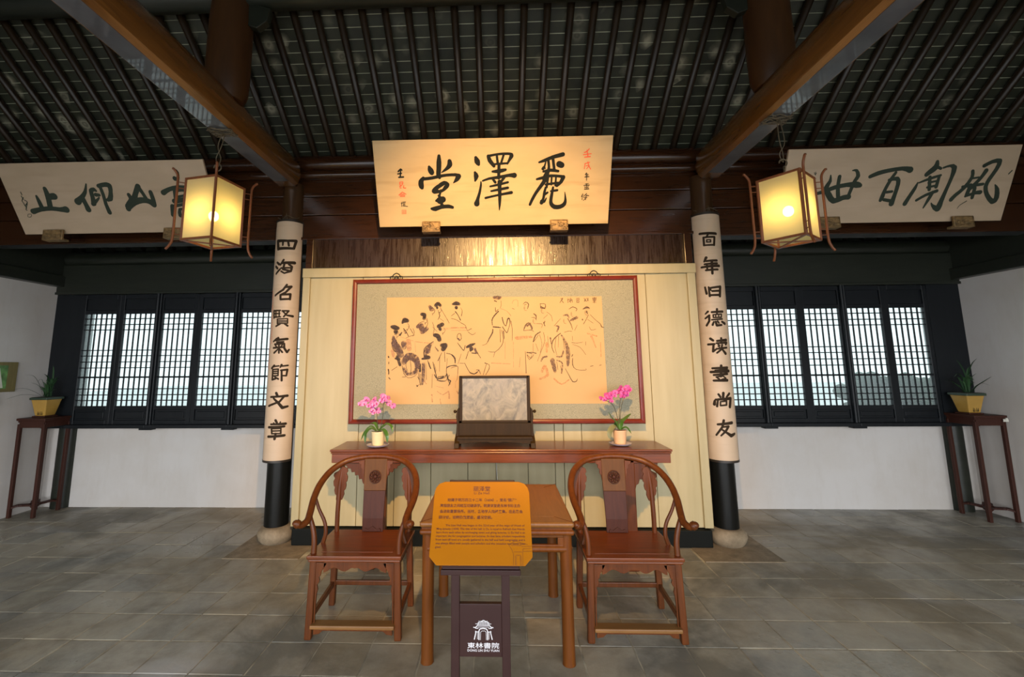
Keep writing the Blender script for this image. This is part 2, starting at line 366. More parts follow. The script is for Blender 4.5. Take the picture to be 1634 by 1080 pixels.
# traced brush strokes: x y width in millimetres on each board
STROKES = {
 'center_ink': "-481 632 29 -484 577 46 -488 521 44 -494 472 43 -485 443 29|-576 540 24 -567 514 48 -555 490 48 -553 477 20|-387 585 38 -386 555 47 -408 527 34 -439 504 21 -463 488 9|-627 434 29 -558 441 29 -488 454 29 -419 464 26 -334 465 29 -304 452 38|-309 452 48 -327 424 39 -358 394 9|-635 442 29 -659 409 48 -657 368 48 -649 350 20|-453 389 34 -511 357 39 -543 324 44 -521 320 39 -469 323 24 -433 355 39 -415 380 39 -444 397 34 -483 381 29|-477 331 20 -497 273 20|-501 282 22 -489 260 30 -525 236 24|-490 239 69 -464 247 59|-478 222 20 -474 188 39|-573 164 25 -538 163 45 -485 178 36 -415 183 36 -376 173 28|-147 611 29 -135 578 52 -123 552 29|-158 482 24 -147 449 46 -158 408 17|-105 399 12 -106 366 20 -120 300 25 -139 241 33 -148 203 54|-33 620 33 -21 584 38 4 552 34 17 535 29|-28 623 23 43 635 21 110 639 23 169 636 24 177 620 38 160 589 26 139 553 18|17 550 18 76 554 21 143 557 18|43 631 21 51 563 23|106 629 21 84 566 21|63 550 29 60 469 29 59 429 29|3 487 20 67 490 38 122 501 24|-88 407 17 -28 426 23 66 437 29 151 451 29 202 450 48|-2 430 20 27 392 26|109 432 26 79 395 24|-20 356 17 57 371 23 143 390 21|-12 314 17 57 326 25 142 341 25|-65 253 22 4 268 20 82 283 22 176 298 29|66 396 39 67 313 34 67 246 30 65 187 22 62 140 8|-863 504 15 -840 524 14 -828 515 12|-869 483 12 -834 487 12|-840 520 12 -848 454 14|-862 453 14 -819 455 15|-853 229 6 -854 190 7|-859 216 5 -841 220 5|-845 229 6 -814 231 6|-836 224 5 -838 199 6|-823 224 5 -825 198 6|-837 211 5 -824 211 5|-843 196 7 -799 189 7|427 559 17 481 576 30 548 601 32 606 615 36 639 623 38|462 502 29 474 522 18 483 502 9|511 565 24 516 517 24 509 469 29|552 581 26 559 532 26 567 484 24|486 558 13 474 518 18|608 540 56 630 531 53|466 478 20 534 489 29 601 479 23|500 461 43 488 429 53 476 404 38|408 412 20 467 425 29 535 440 26 619 434 26 649 426 34|649 426 38 629 385 32 592 349 23|485 404 38 443 347 33 401 290 29 368 232 28 347 186 25|490 363 20 536 370 21 604 377 21|510 420 20 499 338 21|543 428 17 541 362 17|582 427 17 579 353 20|490 338 20 478 289 25 471 239 25 454 201 36|454 214 30 480 209 20 497 242 12|479 272 22 508 292 20|558 337 20 547 271 29 540 221 31 545 187 36 576 161 41 627 162 39 665 185 36 675 227 22 666 294 6|538 304 17 572 308 22 597 311 22|858 458 8 846 444 6|851 442 6 876 446 6|843 422 7 883 425 7|849 431 5 875 434 5|861 454 7 861 393 7|850 360 6 880 364 6|838 348 7 889 351 7|850 332 6 879 333 6|845 315 8 886 318 8|863 364 7 865 315 7|847 340 5 850 323 5|879 343 5 877 323 5|833 274 7 821 249 7|829 257 7 828 220 6|842 265 5 843 240 5|867 277 7 851 257 7|853 265 6 889 256 7|872 257 6 847 236 6|873 244 7 840 215 6|860 248 5 861 219 6",
 'center_red': "873 665 8 850 642 10 829 634 8|853 654 8 864 602 10|822 616 8 892 623 8|835 595 10 885 599 10|838 539 7 883 550 7|842 539 7 836 495 7|866 554 8 876 518 8 894 490 7|880 522 6 857 494 7|851 520 7 868 522 7|-857 409 7 -827 411 7 -833 388 7|-857 407 7 -856 384 7 -833 386 6|-856 397 5 -832 398 5|-860 372 7 -842 376 7|-857 376 7 -855 355 6 -844 359 5|-820 379 7 -826 359 8 -805 356 9|-838 321 7 -875 293 6|-838 321 6 -805 300 7|-856 305 5 -822 306 5|-861 296 6 -861 280 6|-862 295 5 -820 296 5 -821 279 6|-853 288 4 -827 289 4|-848 296 4 -850 279 4|-834 296 4 -835 279 4|-861 280 5 -821 281 5|-855 156 4 -815 155 4|-856 139 4 -816 138 4|-857 122 4 -817 124 4|-852 156 4 -854 122 4|-835 156 4 -838 121 4|-818 156 4 -820 121 4",
 'left_ink': "-594 431 40 -593 388 49 -600 326 52 -613 263 52|-586 357 57 -533 360 63|-704 365 23 -700 321 38 -697 252 46|-799 222 53 -722 240 43 -613 248 43 -525 236 43 -467 235 64|-183 466 14 -220 394 33 -272 345 45 -326 306 66|-268 339 49 -257 282 45 -251 231 55|-127 416 37 -160 405 39 -166 343 42 -177 287 49|-126 419 28 -113 404 25|-186 281 40 -124 324 23 -104 342 14|-127 367 37 -95 364 28|-71 446 39 -15 457 41 32 448 48 24 389 37 -3 328 48 -48 318 19 -63 347 14|-60 442 33 -56 366 33 -62 279 35 -55 200 43|301 435 52 261 378 48 227 323 56|305 421 41 327 371 33 342 321 37|188 361 37 196 318 39 151 275 37 140 231 51|147 252 65 216 292 62 300 310 56 361 298 51 397 270 56|404 382 39 407 320 42 399 264 51|694 583 18 715 551 24 697 492 30|671 501 41 673 496 38|524 374 50 587 403 39 682 420 41 832 411 32|635 390 33 621 304 33|660 389 22 737 390 27 713 333 28|643 334 23 717 345 22|605 294 48 712 306 48 786 295 50|572 248 42 553 166 42|578 248 31 686 263 30|633 216 28 622 159 37 696 164 31 711 214 28 641 219 25|784 288 42 739 157 42|-840 405 9 -838 380 9|-850 368 9 -844 337 8|-836 355 8 -863 324 8 -854 299 8|-834 330 8 -816 311 8 -850 280 8|-857 293 9 -848 255 8|-822 299 8 -860 242 9 -850 235 5|-860 197 5 -827 197 5 -843 171 5 -872 172 5 -860 197 5",
 'right_ink': "-598 428 11 -594 375 31 -619 316 44 -584 256 53 -531 201 48 -452 230 44 -405 235 48|-689 270 29 -632 287 35 -542 321 39 -438 342 39 -354 341 57 -323 334 39|-518 415 33 -518 350 33 -507 278 37 -492 218 35|-413 465 11 -379 464 26 -356 417 36 -378 371 33 -401 277 31 -410 229 31|-250 409 33 -185 437 39 -95 459 36 20 474 36 87 461 56|-32 440 26 -65 377 31 -94 295 31 -105 235 39 -115 200 31|-77 377 26 -8 387 37 9 340 37 0 245 37 -12 168 48|-77 271 26 -30 276 24|-86 205 29 -18 192 31|179 349 13 166 302 31 135 231 35 108 165 40|306 526 30 305 480 51 263 440 46 239 417 39|310 485 26 350 467 26|372 473 18 426 489 23 466 471 46 463 390 33 443 285 33 422 178 44 407 118 58 359 143 26 341 167 11|191 348 15 277 382 26 364 409 21|274 394 31 294 287 31|354 404 26 348 310 33|274 347 21 352 363 18|272 306 21 351 322 21|203 194 24 276 240 26 363 274 31|330 263 31 309 204 31 280 126 13|719 483 33 779 516 33 841 521 41 832 452 36 796 372 36 780 302 37 812 231 37 876 170 44 902 205 44 887 276 37 858 318 11|632 439 31 640 386 31 594 294 33 538 236 35 507 194 37|747 442 39 714 373 31 653 293 37|631 375 18 699 385 18|579 306 24 671 316 28 750 326 26|647 316 39 634 234 35|625 222 21 700 250 31 746 255 39|689 292 33 688 209 31|648 180 8 598 145 6 582 115 5|-746 454 6 -737 436 6 -727 448 6|-735 460 5 -732 430 5|-736 401 6 -724 401 6|970 438 11 949 410 11",
 'couplet_left': "-72 2829 38 -58 2749 35|-72 2829 34 35 2828 24 116 2837 29 97 2759 25|-58 2749 31 97 2755 25|-7 2822 22 -8 2783 18|41 2823 21 50 2779 21|-62 2613 22 -35 2592 27|-78 2573 25 -53 2552 25|-24 2540 22 -67 2499 22|10 2635 21 -20 2584 18|-7 2603 25 111 2612 32|18 2590 21 9 2539 21 80 2524 21|59 2592 21 89 2570 21 80 2524 21 23 2501 17 -9 2520 18|-11 2552 18 84 2559 17 90 2544 14|52 2388 20 20 2336 21 -61 2283 21|36 2362 20 93 2372 24 45 2312 20 -2 2286 18|-2 2286 21 1 2242 21|-2 2286 18 88 2296 24 86 2245 21|1 2242 21 85 2249 21|-66 2133 22 -60 2064 21|-66 2133 18 7 2134 14|-40 2131 14 -35 2069 14|-63 2104 15 3 2104 13|-5 2130 13 -2 2074 13|-60 2070 17 11 2072 14|25 2130 17 82 2132 17 40 2074 17|31 2124 14 67 2088 17 121 2081 25|-20 2050 14 -17 2006 14|-20 2050 14 75 2056 13 77 2011 13|-19 2034 11 75 2037 10|-18 2020 11 76 2024 10|-17 2006 13 77 2010 11|9 2002 17 -29 1982 18|49 2007 17 78 1987 20|-12 1862 22 -48 1835 17|1 1870 21 8 1849 21|-25 1847 22 83 1860 24|-10 1828 18 51 1832 17|-30 1809 20 58 1815 17 60 1771 21 86 1733 21 103 1758 18|11 1802 18 15 1726 17|-43 1774 20 48 1781 17|-22 1796 15 -7 1783 14|41 1802 14 30 1786 14|7 1764 14 -32 1727 20|19 1764 14 45 1732 17|-23 1607 22 -50 1582 21|-30 1597 15 22 1604 14|45 1613 21 35 1591 14|38 1600 14 101 1608 17|-36 1569 20 -36 1475 20|-36 1569 15 18 1574 14 19 1513 14|-34 1550 14 17 1554 13|-33 1532 14 18 1534 13|-31 1509 15 19 1513 14|-10 1500 14 23 1481 17|-36 1475 20 -2 1484 18|42 1562 17 98 1568 21 91 1511 17 56 1512 14|48 1562 17 53 1466 20|12 1351 24 26 1320 24|-40 1314 20 32 1318 20 111 1323 25|78 1313 20 46 1271 20 -59 1231 21|-10 1302 18 35 1259 24 72 1214 29 119 1224 21|20 1100 24 33 1078 20|-22 1064 18 109 1065 24|4 1076 14 16 1064 14|62 1084 13 57 1065 13|-42 1037 24 98 1041 21|-13 1025 18 -7 980 17|-13 1025 14 70 1025 13 70 979 17|-9 1004 14 69 1004 13|-7 980 14 70 979 13|-44 952 24 103 959 24|27 979 20 20 931 24",
 'couplet_right': "-106 2842 24 40 2832 28|-34 2827 17 -53 2797 17|-75 2800 20 -75 2722 20|-75 2800 17 23 2799 22 13 2718 21|-75 2722 17 13 2720 18|-49 2774 13 -16 2771 14 -17 2750 14 -51 2751 13 -49 2774 13|-66 2600 27 -85 2563 17|-69 2567 20 26 2568 25|-82 2537 20 28 2541 22|-112 2511 21 47 2517 28|-75 2478 20 29 2481 22|-20 2562 24 -23 2442 22|-65 2535 17 -63 2485 17|-95 2316 17 -85 2253 22|-64 2315 15 -60 2227 20|-49 2305 20 42 2316 24|42 2316 27 30 2224 25|-35 2274 20 24 2276 21|-54 2236 20 31 2236 22|-49 2299 13 -47 2281 13|-86 2083 20 -110 2061 13|-77 2046 20 -113 2019 17|-78 2032 20 -81 1992 20 -106 1952 20|-54 2075 20 45 2079 24|-8 2103 20 -12 2055 17|-45 2050 13 31 2055 14 26 2025 14 -44 2023 13 -45 2050 13|-24 2046 11 -25 2025 11|3 2049 11 1 2025 11|-59 2003 15 34 2009 18|-44 1984 15 -55 1955 20|-28 1984 20 -20 1948 22 22 1953 21|-11 1989 17 -1 1971 17|31 1983 22 59 1966 29|-83 1828 24 -62 1810 22|-106 1774 21 -53 1777 20|-61 1769 20 -69 1708 20 -45 1726 17|-29 1805 20 61 1814 27|9 1830 21 5 1789 17|-36 1784 17 64 1789 22 50 1772 21|-23 1772 14 -9 1764 14|-24 1757 13 -13 1750 14|-39 1732 17 58 1743 21|13 1768 18 0 1725 17 -37 1695 17|13 1725 18 41 1688 28|-85 1554 20 46 1560 24|-101 1520 24 59 1529 29|-11 1578 24 -21 1481 22|-64 1536 13 30 1542 15|-78 1493 20 40 1503 24|-60 1475 13 -1 1484 14 23 1463 14 -15 1451 17|-60 1475 13 -37 1457 17|-82 1442 20 35 1445 27|46 1556 20 40 1529 15|-11 1331 24 -17 1284 22|-52 1319 20 -38 1295 20|45 1325 24 14 1295 17|-86 1258 22 -92 1228 27|-78 1270 20 -59 1274 15 -71 1211 20|-59 1273 20 56 1282 29 40 1206 27|-41 1253 13 11 1260 17 8 1224 17 -43 1218 15 -41 1253 13|-77 1050 20 48 1066 28|-26 1088 22 -41 1029 20 -95 955 17|-36 1029 15 11 1035 21 -16 994 20 -57 952 15|-53 1011 15 -6 977 22 29 953 32 71 968 22",
 'couplet_left_red': "-146 1904 15 -146 1892 14|-120 1883 9 -117 1871 11|-109 1863 7 -129 1852 14|-124 1844 9 -146 1834 17|-111 1824 7 -109 1813 10|-128 1806 10 -118 1794 11|-114 1786 8 -130 1775 14|-104 1766 7 -146 1756 17|-117 1748 8 -109 1736 10|-106 1728 7 -118 1717 11|-120 1709 8 -130 1698 14|-109 1690 7 -103 1678 9|-100 1671 6 -110 1659 10|-111 1652 7 -118 1640 11|-102 1632 7 -131 1621 14|-113 1613 8 -103 1602 9|-104 1594 7 -110 1583 10|-111 2332 7 -124 2323 12|-102 2311 6 -100 2299 8|-94 2290 6 -105 2279 9|-102 2270 7 -112 2260 10|-95 2249 6 -93 2238 8|-103 2230 7 -98 2218 8|-95 2209 6 -103 2198 9|-88 2188 6 -109 2179 9|-96 2169 6 -91 2157 8|-89 2148 6 -96 2137 8|-96 2129 6 -101 2118 8|-89 2108 6 -85 2097 7|-83 2088 5 -89 2077 7|-90 2068 6 -94 2057 8|-84 2048 5 -99 2038 8|-90 2028 6 -84 2017 7|-84 2008 5 -88 1997 7|-78 1988 5 -92 1978 8|-84 1968 5 -78 1957 7|-79 1948 5 -82 1937 7|-85 1929 5 -86 1918 7|-79 1909 5 -90 1898 7|-74 1889 5 -77 1878 7|-80 1870 5 -81 1859 7|-74 1850 5 -85 1839 7|-80 1830 5 -72 1819 6",
 'ink': "-964 219 26 -938 214 44 -903 205 31|-924 175 44 -921 166 35|-864 253 17 -843 279 48 -817 274 35|-682 334 31 -656 329 35 -660 294 31|-552 416 31 -530 433 35 -508 415 26|-538 398 22 -537 389 18|-524 219 35 -489 236 39|-511 197 30 -506 188 26|-558 137 35 -528 128 43 -514 94 39|-492 42 34 -458 42 43 -479 7 43|-906 -58 26 -878 -135 26|-923 -75 17 -888 -83 26|-850 200 10 -823 165 7 -805 131 7|-789 200 5 -762 156 5|-867 166 9 -884 140 17|-729 225 4 -703 251 5 -659 268 4|-529 372 4 -512 319 7 -529 284 5|-495 371 4 -442 283 3|-655 -60 9 -656 9 7 -613 51 7 -570 77 7|-672 -81 17 -612 -68 34 -647 -60 26|-492 -27 4 -526 -99 7|-466 -18 4 -461 -108 5|-449 -31 5 -397 -44 6 -367 -79 8 -367 -121 7|-573 -111 5 -559 -171 8 -542 -230 8 -524 -280 6 -456 -285 4 -422 -231 7|-439 -163 5 -405 -146 5 -354 -147 5|-448 -188 5 -439 -256 7 -413 -314 5|-524 -247 7 -473 -239 7|-612 -111 4 -594 -170 9|-689 -136 12 -692 -195 20|-701 -212 7 -695 -279 5 -686 -321 4|-988 -57 14 -984 -67 9|-983 -108 7 -984 -125 7|-986 -176 12 -981 -202 9 -982 -219 9|-979 -252 9 -966 -265 7|-712 -321 5 -720 -334 4 -695 -313 4|-953 97 5 -956 28 5 -924 -15 7|-857 -143 5 -842 -211 5 -799 -254 4 -739 -237 4 -705 -195 3|-937 149 5 -910 140 4|-816 252 3 -798 226 3 -807 209 3|-642 285 3 -624 259 3 -633 224 5 -659 199 4|-580 215 3 -537 171 3|-955 -185 4 -904 -151 4|-855 -245 4 -825 -245 4|-559 -230 4 -507 -264 5 -448 -230 5|-904 172 3 -891 153 3 -901 129 4 -920 126 3|-907 155 3 -900 153 3|-910 125 5 -915 110 4|-809 241 3 -797 222 3 -807 197 4 -826 194 3|-812 223 3 -805 222 3|-815 194 5 -820 178 4|-640 300 3 -627 281 3 -637 257 4 -657 253 3|-643 283 3 -636 281 3|-646 253 5 -651 238 4|-510 395 4 -497 376 4 -508 351 4 -527 348 3|-513 378 4 -506 376 3|-516 348 5 -521 332 4|-571 387 4 -558 368 4 -569 343 4 -588 340 3|-574 370 4 -567 368 3|-577 340 5 -582 324 4|-473 203 3 -461 184 3 -471 160 4 -490 156 3|-477 186 3 -470 184 3|-480 156 5 -485 141 4|-763 200 4 -749 165 4 -762 130 4|-827 113 3 -788 130 4 -745 139 3|-581 259 3 -563 198 4 -575 146 3|-511 293 3 -476 266 4|-442 283 4 -424 248 3|-819 -75 5 -822 -143 4 -808 -194 4|-784 -93 4 -774 -169 5 -782 -228 4|-741 -84 4 -723 -144 5 -739 -212 4|-918 97 5 -908 28 5 -881 -15 4|-630 -8 4 -638 -51 5|-596 25 4 -604 -26 5|-671 -144 4 -674 -271 4|-637 -128 3 -631 -271 3|-560 -128 3 -542 -196 4|-509 -61 3 -512 -196 3|-440 -78 3 -448 -180 3|-393 426 16 -358 434 40 -330 426 24|-358 394 32 -356 388 24|-318 394 2 -302 362 4 -310 314 6|-366 355 11 -342 323 6 -318 275 9|-405 315 3 -373 339 5|-405 292 4 -357 279 4 -310 247 4 -275 227 4 -255 176 4|-251 176 4 -216 195 5|-247 164 4 -208 137 4 -177 156 3|2 454 11 21 446 8|9 390 5 12 351 6 36 374 4|36 354 11 -4 311 11 -24 272 9 -20 225 6|60 378 2 114 357 2 153 310 3|71 295 9 82 247 8 105 216 6 121 278 11 137 286 11 144 239 6 128 192 5 112 153 6 73 208 8|152 262 5 163 184 4 161 83 3|-13 209 11 34 205 11 58 201 5|-17 186 9 -21 154 11 -52 100 9 -76 54 4 -115 39 3|50 185 5 52 68 5|65 177 5 80 99 5 64 37 5 1 -24 4 -61 -16 3|81 169 9 88 99 5|1 -24 3 -15 -70 3|268 419 4 292 439 6 319 418 8 307 375 6|280 411 5 300 419 4|268 175 4 284 222 6 316 245 6 339 221 5 349 182 4 268 171 3|-349 103 4 -345 142 5 -318 149 5 -310 102 5 -330 83 6|-345 64 6 -310 17 6 -287 -7 6 -275 40 6|-259 24 19 -224 39 31 -185 55 11|-217 8 39 -224 -7 23|-213 -30 8 -178 -34 11|-244 -15 5 -267 -84 6|-162 -31 5 -131 -77 5|-279 -122 4 -248 -184 5 -217 -218 6 -171 -215 6 -147 -184 5|-93 -123 8 -54 -139 4 -55 -177 5 -86 -230 5|-403 -44 5 -372 -83 7 -368 -122 6|-403 -167 4 -349 -149 4 -341 -175 3 -348 -274 3|-325 -122 3 -279 -126 3|-310 -37 3 -341 -129 3|279 -19 3 283 -218 4|295 -27 6 341 -42 6|294 -50 4 316 -96 4 340 -58 4|232 -72 2 223 -164 2|61 453 3 64 413 3 52 382 3|166 381 4 185 372 4|-178 0 5 -154 -38 5|-78 -131 4 -109 -230 4|282 401 3 275 384 3 283 363 3 299 359 3|282 384 3 289 382 3|441 373 3 434 356 3 442 335 3 458 331 3|441 356 3 448 354 3|362 279 3 355 261 3 363 240 3 378 237 3|361 261 3 368 259 3|715 340 3 708 323 3 716 302 3 731 298 3|715 323 3 722 321 3|844 352 3 837 334 3 845 313 3 860 310 3|844 334 3 850 332 3|645 276 3 637 258 3 645 238 3 661 234 3|644 258 3 651 257 3|564 101 4 553 16 4 568 -52 3|590 118 3 583 16 3|632 83 4 638 -2 4|488 119 3 494 16 3|412 137 3 435 51 3 416 -34 3|376 51 3 400 -17 3|860 270 3 910 235 3|764 219 3 737 168 3|566 -119 4 573 -187 4|599 -153 4 606 -204 4|681 15 4 687 -53 4 672 -120 4|431 422 5 474 417 5 469 378 10 435 392 12|427 422 5 430 379 7|485 343 3 527 308 3 536 256 3|454 283 3 493 317 3|453 248 7 465 214 7|365 327 9 386 310 10 385 275 5|342 293 3 372 292 4 389 266 3|271 181 4 302 237 5 337 241 5|271 172 4 336 176 4 361 163 4|692 367 5 727 388 7 765 371 7 756 349 5|723 254 4 759 301 5|821 366 7 856 383 21 881 374 9|854 344 17 862 322 7|870 313 5 843 262 5 820 227 5|813 271 12 815 265 10|887 313 4 936 261 4 977 226 5 985 200 9 1010 195 3|874 201 3 890 171 3 933 179 3|677 281 7 705 229 7 720 177 4|551 213 4 612 281 3|608 144 7 573 118 9 534 76 9 524 16 7 544 -35 5|388 236 3 440 231 4 435 197 3|421 158 9 377 128 10 355 69 10|403 128 4 359 69 4|451 154 3 461 76 4 434 0 3 389 -110 3|354 52 3 352 -33 3|457 235 9 466 257 7|293 -33 7 340 -29 7 378 -38 8|297 -50 4 330 -84 4 356 -50 4|280 -24 3 285 -218 4|643 152 4 686 164 4 711 160 4|714 117 3 717 74 3|708 57 5 758 53 4 810 61 3|716 40 3 782 14 3 831 -54 3|711 -87 7 709 -146 8 741 -188 4 825 -193 4 826 -180 3|641 -179 4 672 -238 6 704 -296 8 738 -292 7 747 -271 4|712 -53 8 703 -70 7|835 65 4 834 31 3|869 -159 5 894 -155 5|953 -152 5 970 -147 4|618 468 5 640 471 5|631 464 6 611 429 5|626 451 5 643 429 6|637 472 4 633 455 5|685 470 4 684 430 6|682 454 5 700 459 5|709 472 5 707 430 6|717 467 4 727 432 5|702 450 5 728 452 5|695 437 4 704 445 4|764 467 5 792 468 5|762 455 5 794 457 5|768 445 5 788 445 5|768 445 5 768 429 5|788 445 5 786 429 5|768 429 5 787 430 5|835 468 5 854 439 6|855 466 4 837 440 6|863 470 5 875 443 5|875 468 5 862 440 5|846 457 4 845 444 4|912 468 5 949 471 6|914 456 5 946 458 6|931 476 6 929 424 7|917 465 5 918 443 5|945 467 5 942 443 5|918 443 5 942 444 5|922 434 4 916 426 4|938 434 4 943 426 4|-557 -227 9 -531 -265 6 -460 -252 5 -448 -221 5|-524 -265 8 -473 -246 10|-537 -277 5 -460 -284 5|-441 -221 6 -428 -271 9 -409 -284 11 -428 -328 5|-448 -196 5 -442 -158 5 -403 -145 5 -358 -139 5|-623 -93 4 -603 -150 9 -589 -169 6|-687 -124 5 -689 -194 15|-711 -245 6 -698 -270 5|-685 -219 5 -681 -320 4|-723 -320 6 -710 -333 5|-230 -210 9 -192 -222 9 -166 -204 8|-172 -185 5 -147 -188 5 -134 -223 5|-648 -112 3 -646 -283 3|-576 -220 3 -581 -346 3",
 'wash': "-609 408 26 -591 381 44|-945 123 26 -935 63 61 -899 11 69 -872 -41 60|-848 62 52 -843 27 43|-844 -109 51 -802 -58 69 -741 -76 69 -715 -136 51 -739 -203 34 -808 -220 26 -839 -169 26|-720 216 31 -685 225 49 -676 173 52 -632 198 35|-638 -26 52 -622 9 43 -596 51 31|-663 -128 26 -662 -229 26 -669 -313 17|-841 183 21 -832 157 17|-553 25 12 -526 -9 12|-6 486 24 26 481 40 57 485 24|-185 8 23 -170 -31 19|-341 103 16 -330 91 14|302 215 17 328 232 17 344 189 12|706 263 17 741 280 26 767 288 21|639 307 12 674 315 17 690 289 14|568 213 12 593 204 17 575 161 15|616 126 14 656 49 26 667 -27 34 668 -120 30 663 -154 17|525 -102 42 540 -170 37 547 -203 25|568 -69 14 610 -69 15 629 -19 15|567 -103 10 609 -120 12 616 -153 12 606 -220 13|513 102 15 520 50 9|475 -68 17 441 -76 17 423 -110 12|443 379 16 461 378 16",
 'tint': "-875 123 5 -735 78 7 -570 60 7|-744 78 4 -734 -16 4|-493 197 4 -355 204 5 -459 188 4|-805 79 52 -795 10 43|-950 -6 35 -941 -57 26|166 428 4 179 456 4 218 455 4 217 396 4|-404 205 11 -271 204 13|-404 181 5 -263 180 5|189 106 11 344 112 12|95 68 5 93 -86 4|173 67 5 169 -163 4|-31 -124 9 139 -133 6|411 -269 20 479 -236 25 456 -152 25 429 -203 25|537 -270 17 603 -320 12 671 -279 13|888 115 20 926 13 10|855 141 14 939 115 12|206 104 34 334 112 26|970 55 8 969 -72 7|478 51 26 476 -26 17|-581 -408 15 -574 -471 13|-530 -378 9 -479 -409 9 -428 -378 13 -421 -440 15|-504 -446 9 -497 -490 8|-351 -378 9 -338 -397 15|-364 -284 3 -364 -347 4|-339 -158 4 -345 -253 4 -364 -297 3|-556 -327 3 -473 -347 4|-653 -283 10 -633 -308 10",
}
# ------------------------------------------------------------------ setting: floor
TH = .6574; CT, ST = math.cos(TH), math.sin(TH)
XL, XR = -5.36, 5.244
def cam_visible(p, pad=0):
    c = SC.camera; q = c.matrix_world.inverted() @ Vector(p)
    if q.z > -.2: return None
    u = 774.39+698.28*q.x/-q.z; v = 484.99-698.28*q.y/-q.z
    return (-pad < u < 1634+pad and -pad < v < 1080+pad)
floor = struct('floor')
MB().box(XL-.1, XR+.1, -2.3, 5.4, -.12, -.0026).build('grout_bed', M['grout'], floor, kind='structure')
cells = []
slabs = [(-2.35, -1.70), (1.66, 2.31)]
for i in range(-25, 12):
    for j in range(-18, 9):
        x0 = 1.943+.3*i; y0 = 3.045+.2765*j
        if x0+.3 < XL or x0 > XR or y0 > 5.2: continue
        x1 = min(x0+.3, XR); x0 = max(x0, XL); y1 = y0+.2765
        if x1-x0 < .02: continue
        c = ((x0+x1)/2, (y0+y1)/2, 0)
        if any(a < c[0] < b for a, b in slabs) and 3.86 < c[1] < 4.5: continue
        cells.append((0 if (cam_visible(c, 20)) else 1, (c[0]**2+c[1]**2), x0, x1, y0, y1))
cells.sort()
rest = MB(); std = {}
for k, (vis, d, x0, x1, y0, y1) in enumerate(cells):
    g = .0028; w, h = x1-x0-2*g, y1-y0-2*g; r = random.Random(k); z = r.uniform(-.0012, .0012)
    if k < 300 and not vis:
        key = (round(w, 3), r.randrange(4))
        if key not in std:
            q = random.Random(hash(key) & 255); zz = [q.uniform(-.001, .001) for _ in range(4)]; b = .004
            P = [(-w/2, -h/2), (w/2, -h/2), (w/2, h/2), (-w/2, h/2)]; P2 = [(x*(1-2*b/w), y*(1-2*b/h)) for x, y in P]
            m = MB(); m.add([(x, y, -.05) for x, y in P]+[(x, y, -.003+zz[n]) for n, (x, y) in enumerate(P)]+[(x, y, zz[n]) for n, (x, y) in enumerate(P2)],
                [(0,1,5,4),(1,2,6,5),(2,3,7,6),(3,0,4,7),(4,5,9,8),(5,6,10,9),(6,7,11,10),(7,4,8,11),(8,9,10,11)])
            std[key] = m.mesh('floor_tile'); std[key].materials.append(M['tile'])
        o = link('floor_tile', std[key], floor); o.location = ((x0+x1)/2, (y0+y1)/2, z)
    else: rest.box(x0+g, x1-g, y0+g, y1-g, -.05, z)
rest.build('floor_tiles_beyond', M['tile'], floor, kind='stuff')
for a, b in slabs: MB().box(a, b, 3.865, 4.5, -.05, .004).build('plinth_slab', M['drum'], floor, bevel=.004)

# ------------------------------------------------------------------ setting: walls
def zroof(y): return 3.772+(4.267-y)*math.tan(TH)
wl = struct('wall_left'); wr = struct('wall_right')
for w, x0, x1, zt in ((wl, XL-.2, XL, 2.57), (wr, XR, XR+.2, 2.525)):
    MB().box(x0, x1, -2.25, 5.4, -.1, zt).build('plaster_face', M['plaster'], w, kind='structure')
    MB().prism([(-2.25, zt), (5.4, zt), (5.4, 3.0), (3.12, 4.75), (1.5, 6.25), (-2.25, 3.3)], x0, x1, 'x').build('gable_boards', M['dark_beam'], w, kind='structure')
MB().box(XL, XL+.1, -2.2, 5.15, 2.57, 2.70).box(XL, XL+.06, -2.2, 5.15, 2.70, 3.2).build('wall_tie_beam', M['dark_beam'], wl, bevel=.008)
MB().box(XR-.1, XR, -2.2, 5.15, 2.525, 2.65).box(XR-.06, XR, -2.2, 5.15, 2.65, 3.2).build('wall_tie_beam', M['dark_beam'], wr, bevel=.008)
wb = struct('wall_back')
MB().box(XL, XR, 5.2, 5.4, -.1, .915).build('plaster_face', M['plaster'], wb, kind='structure')
MB().box(-2.12, 2.05, 5.2, 5.3, .915, 3.2).build('middle_boards', M['dark_beam'], wb, kind='structure')
MB().box(XL, XR, 5.06, 5.32, 2.50, 2.84).build('lintel_beam', M['dark_beam'], wb, kind='structure', bevel=.01)
MB().box(XL, XR, 5.13, 5.2, 2.44, 2.51).box(XL, XR, 5.05, 5.32, 2.475, 2.505).build('lintel_moulding', M['dark_beam'], wb, kind='structure', bevel=.004)
MB().tube([(XL, 5.15, 2.925), (XR, 5.15, 2.925)], .095, 20).build('eaves_purlin', M['dark_beam'], wb, smooth=True, kind='structure')
MB().box(XL, XR, 5.2, 5.4, 2.84, 3.3).build('eaves_board', M['dark_beam'], wb, kind='structure')
fl = struct('front_lintel'); MB().box(XL, XR, -2.3, -2.2, 2.72, 3.6).build('lintel_board', M['dark_beam'], fl, kind='structure')

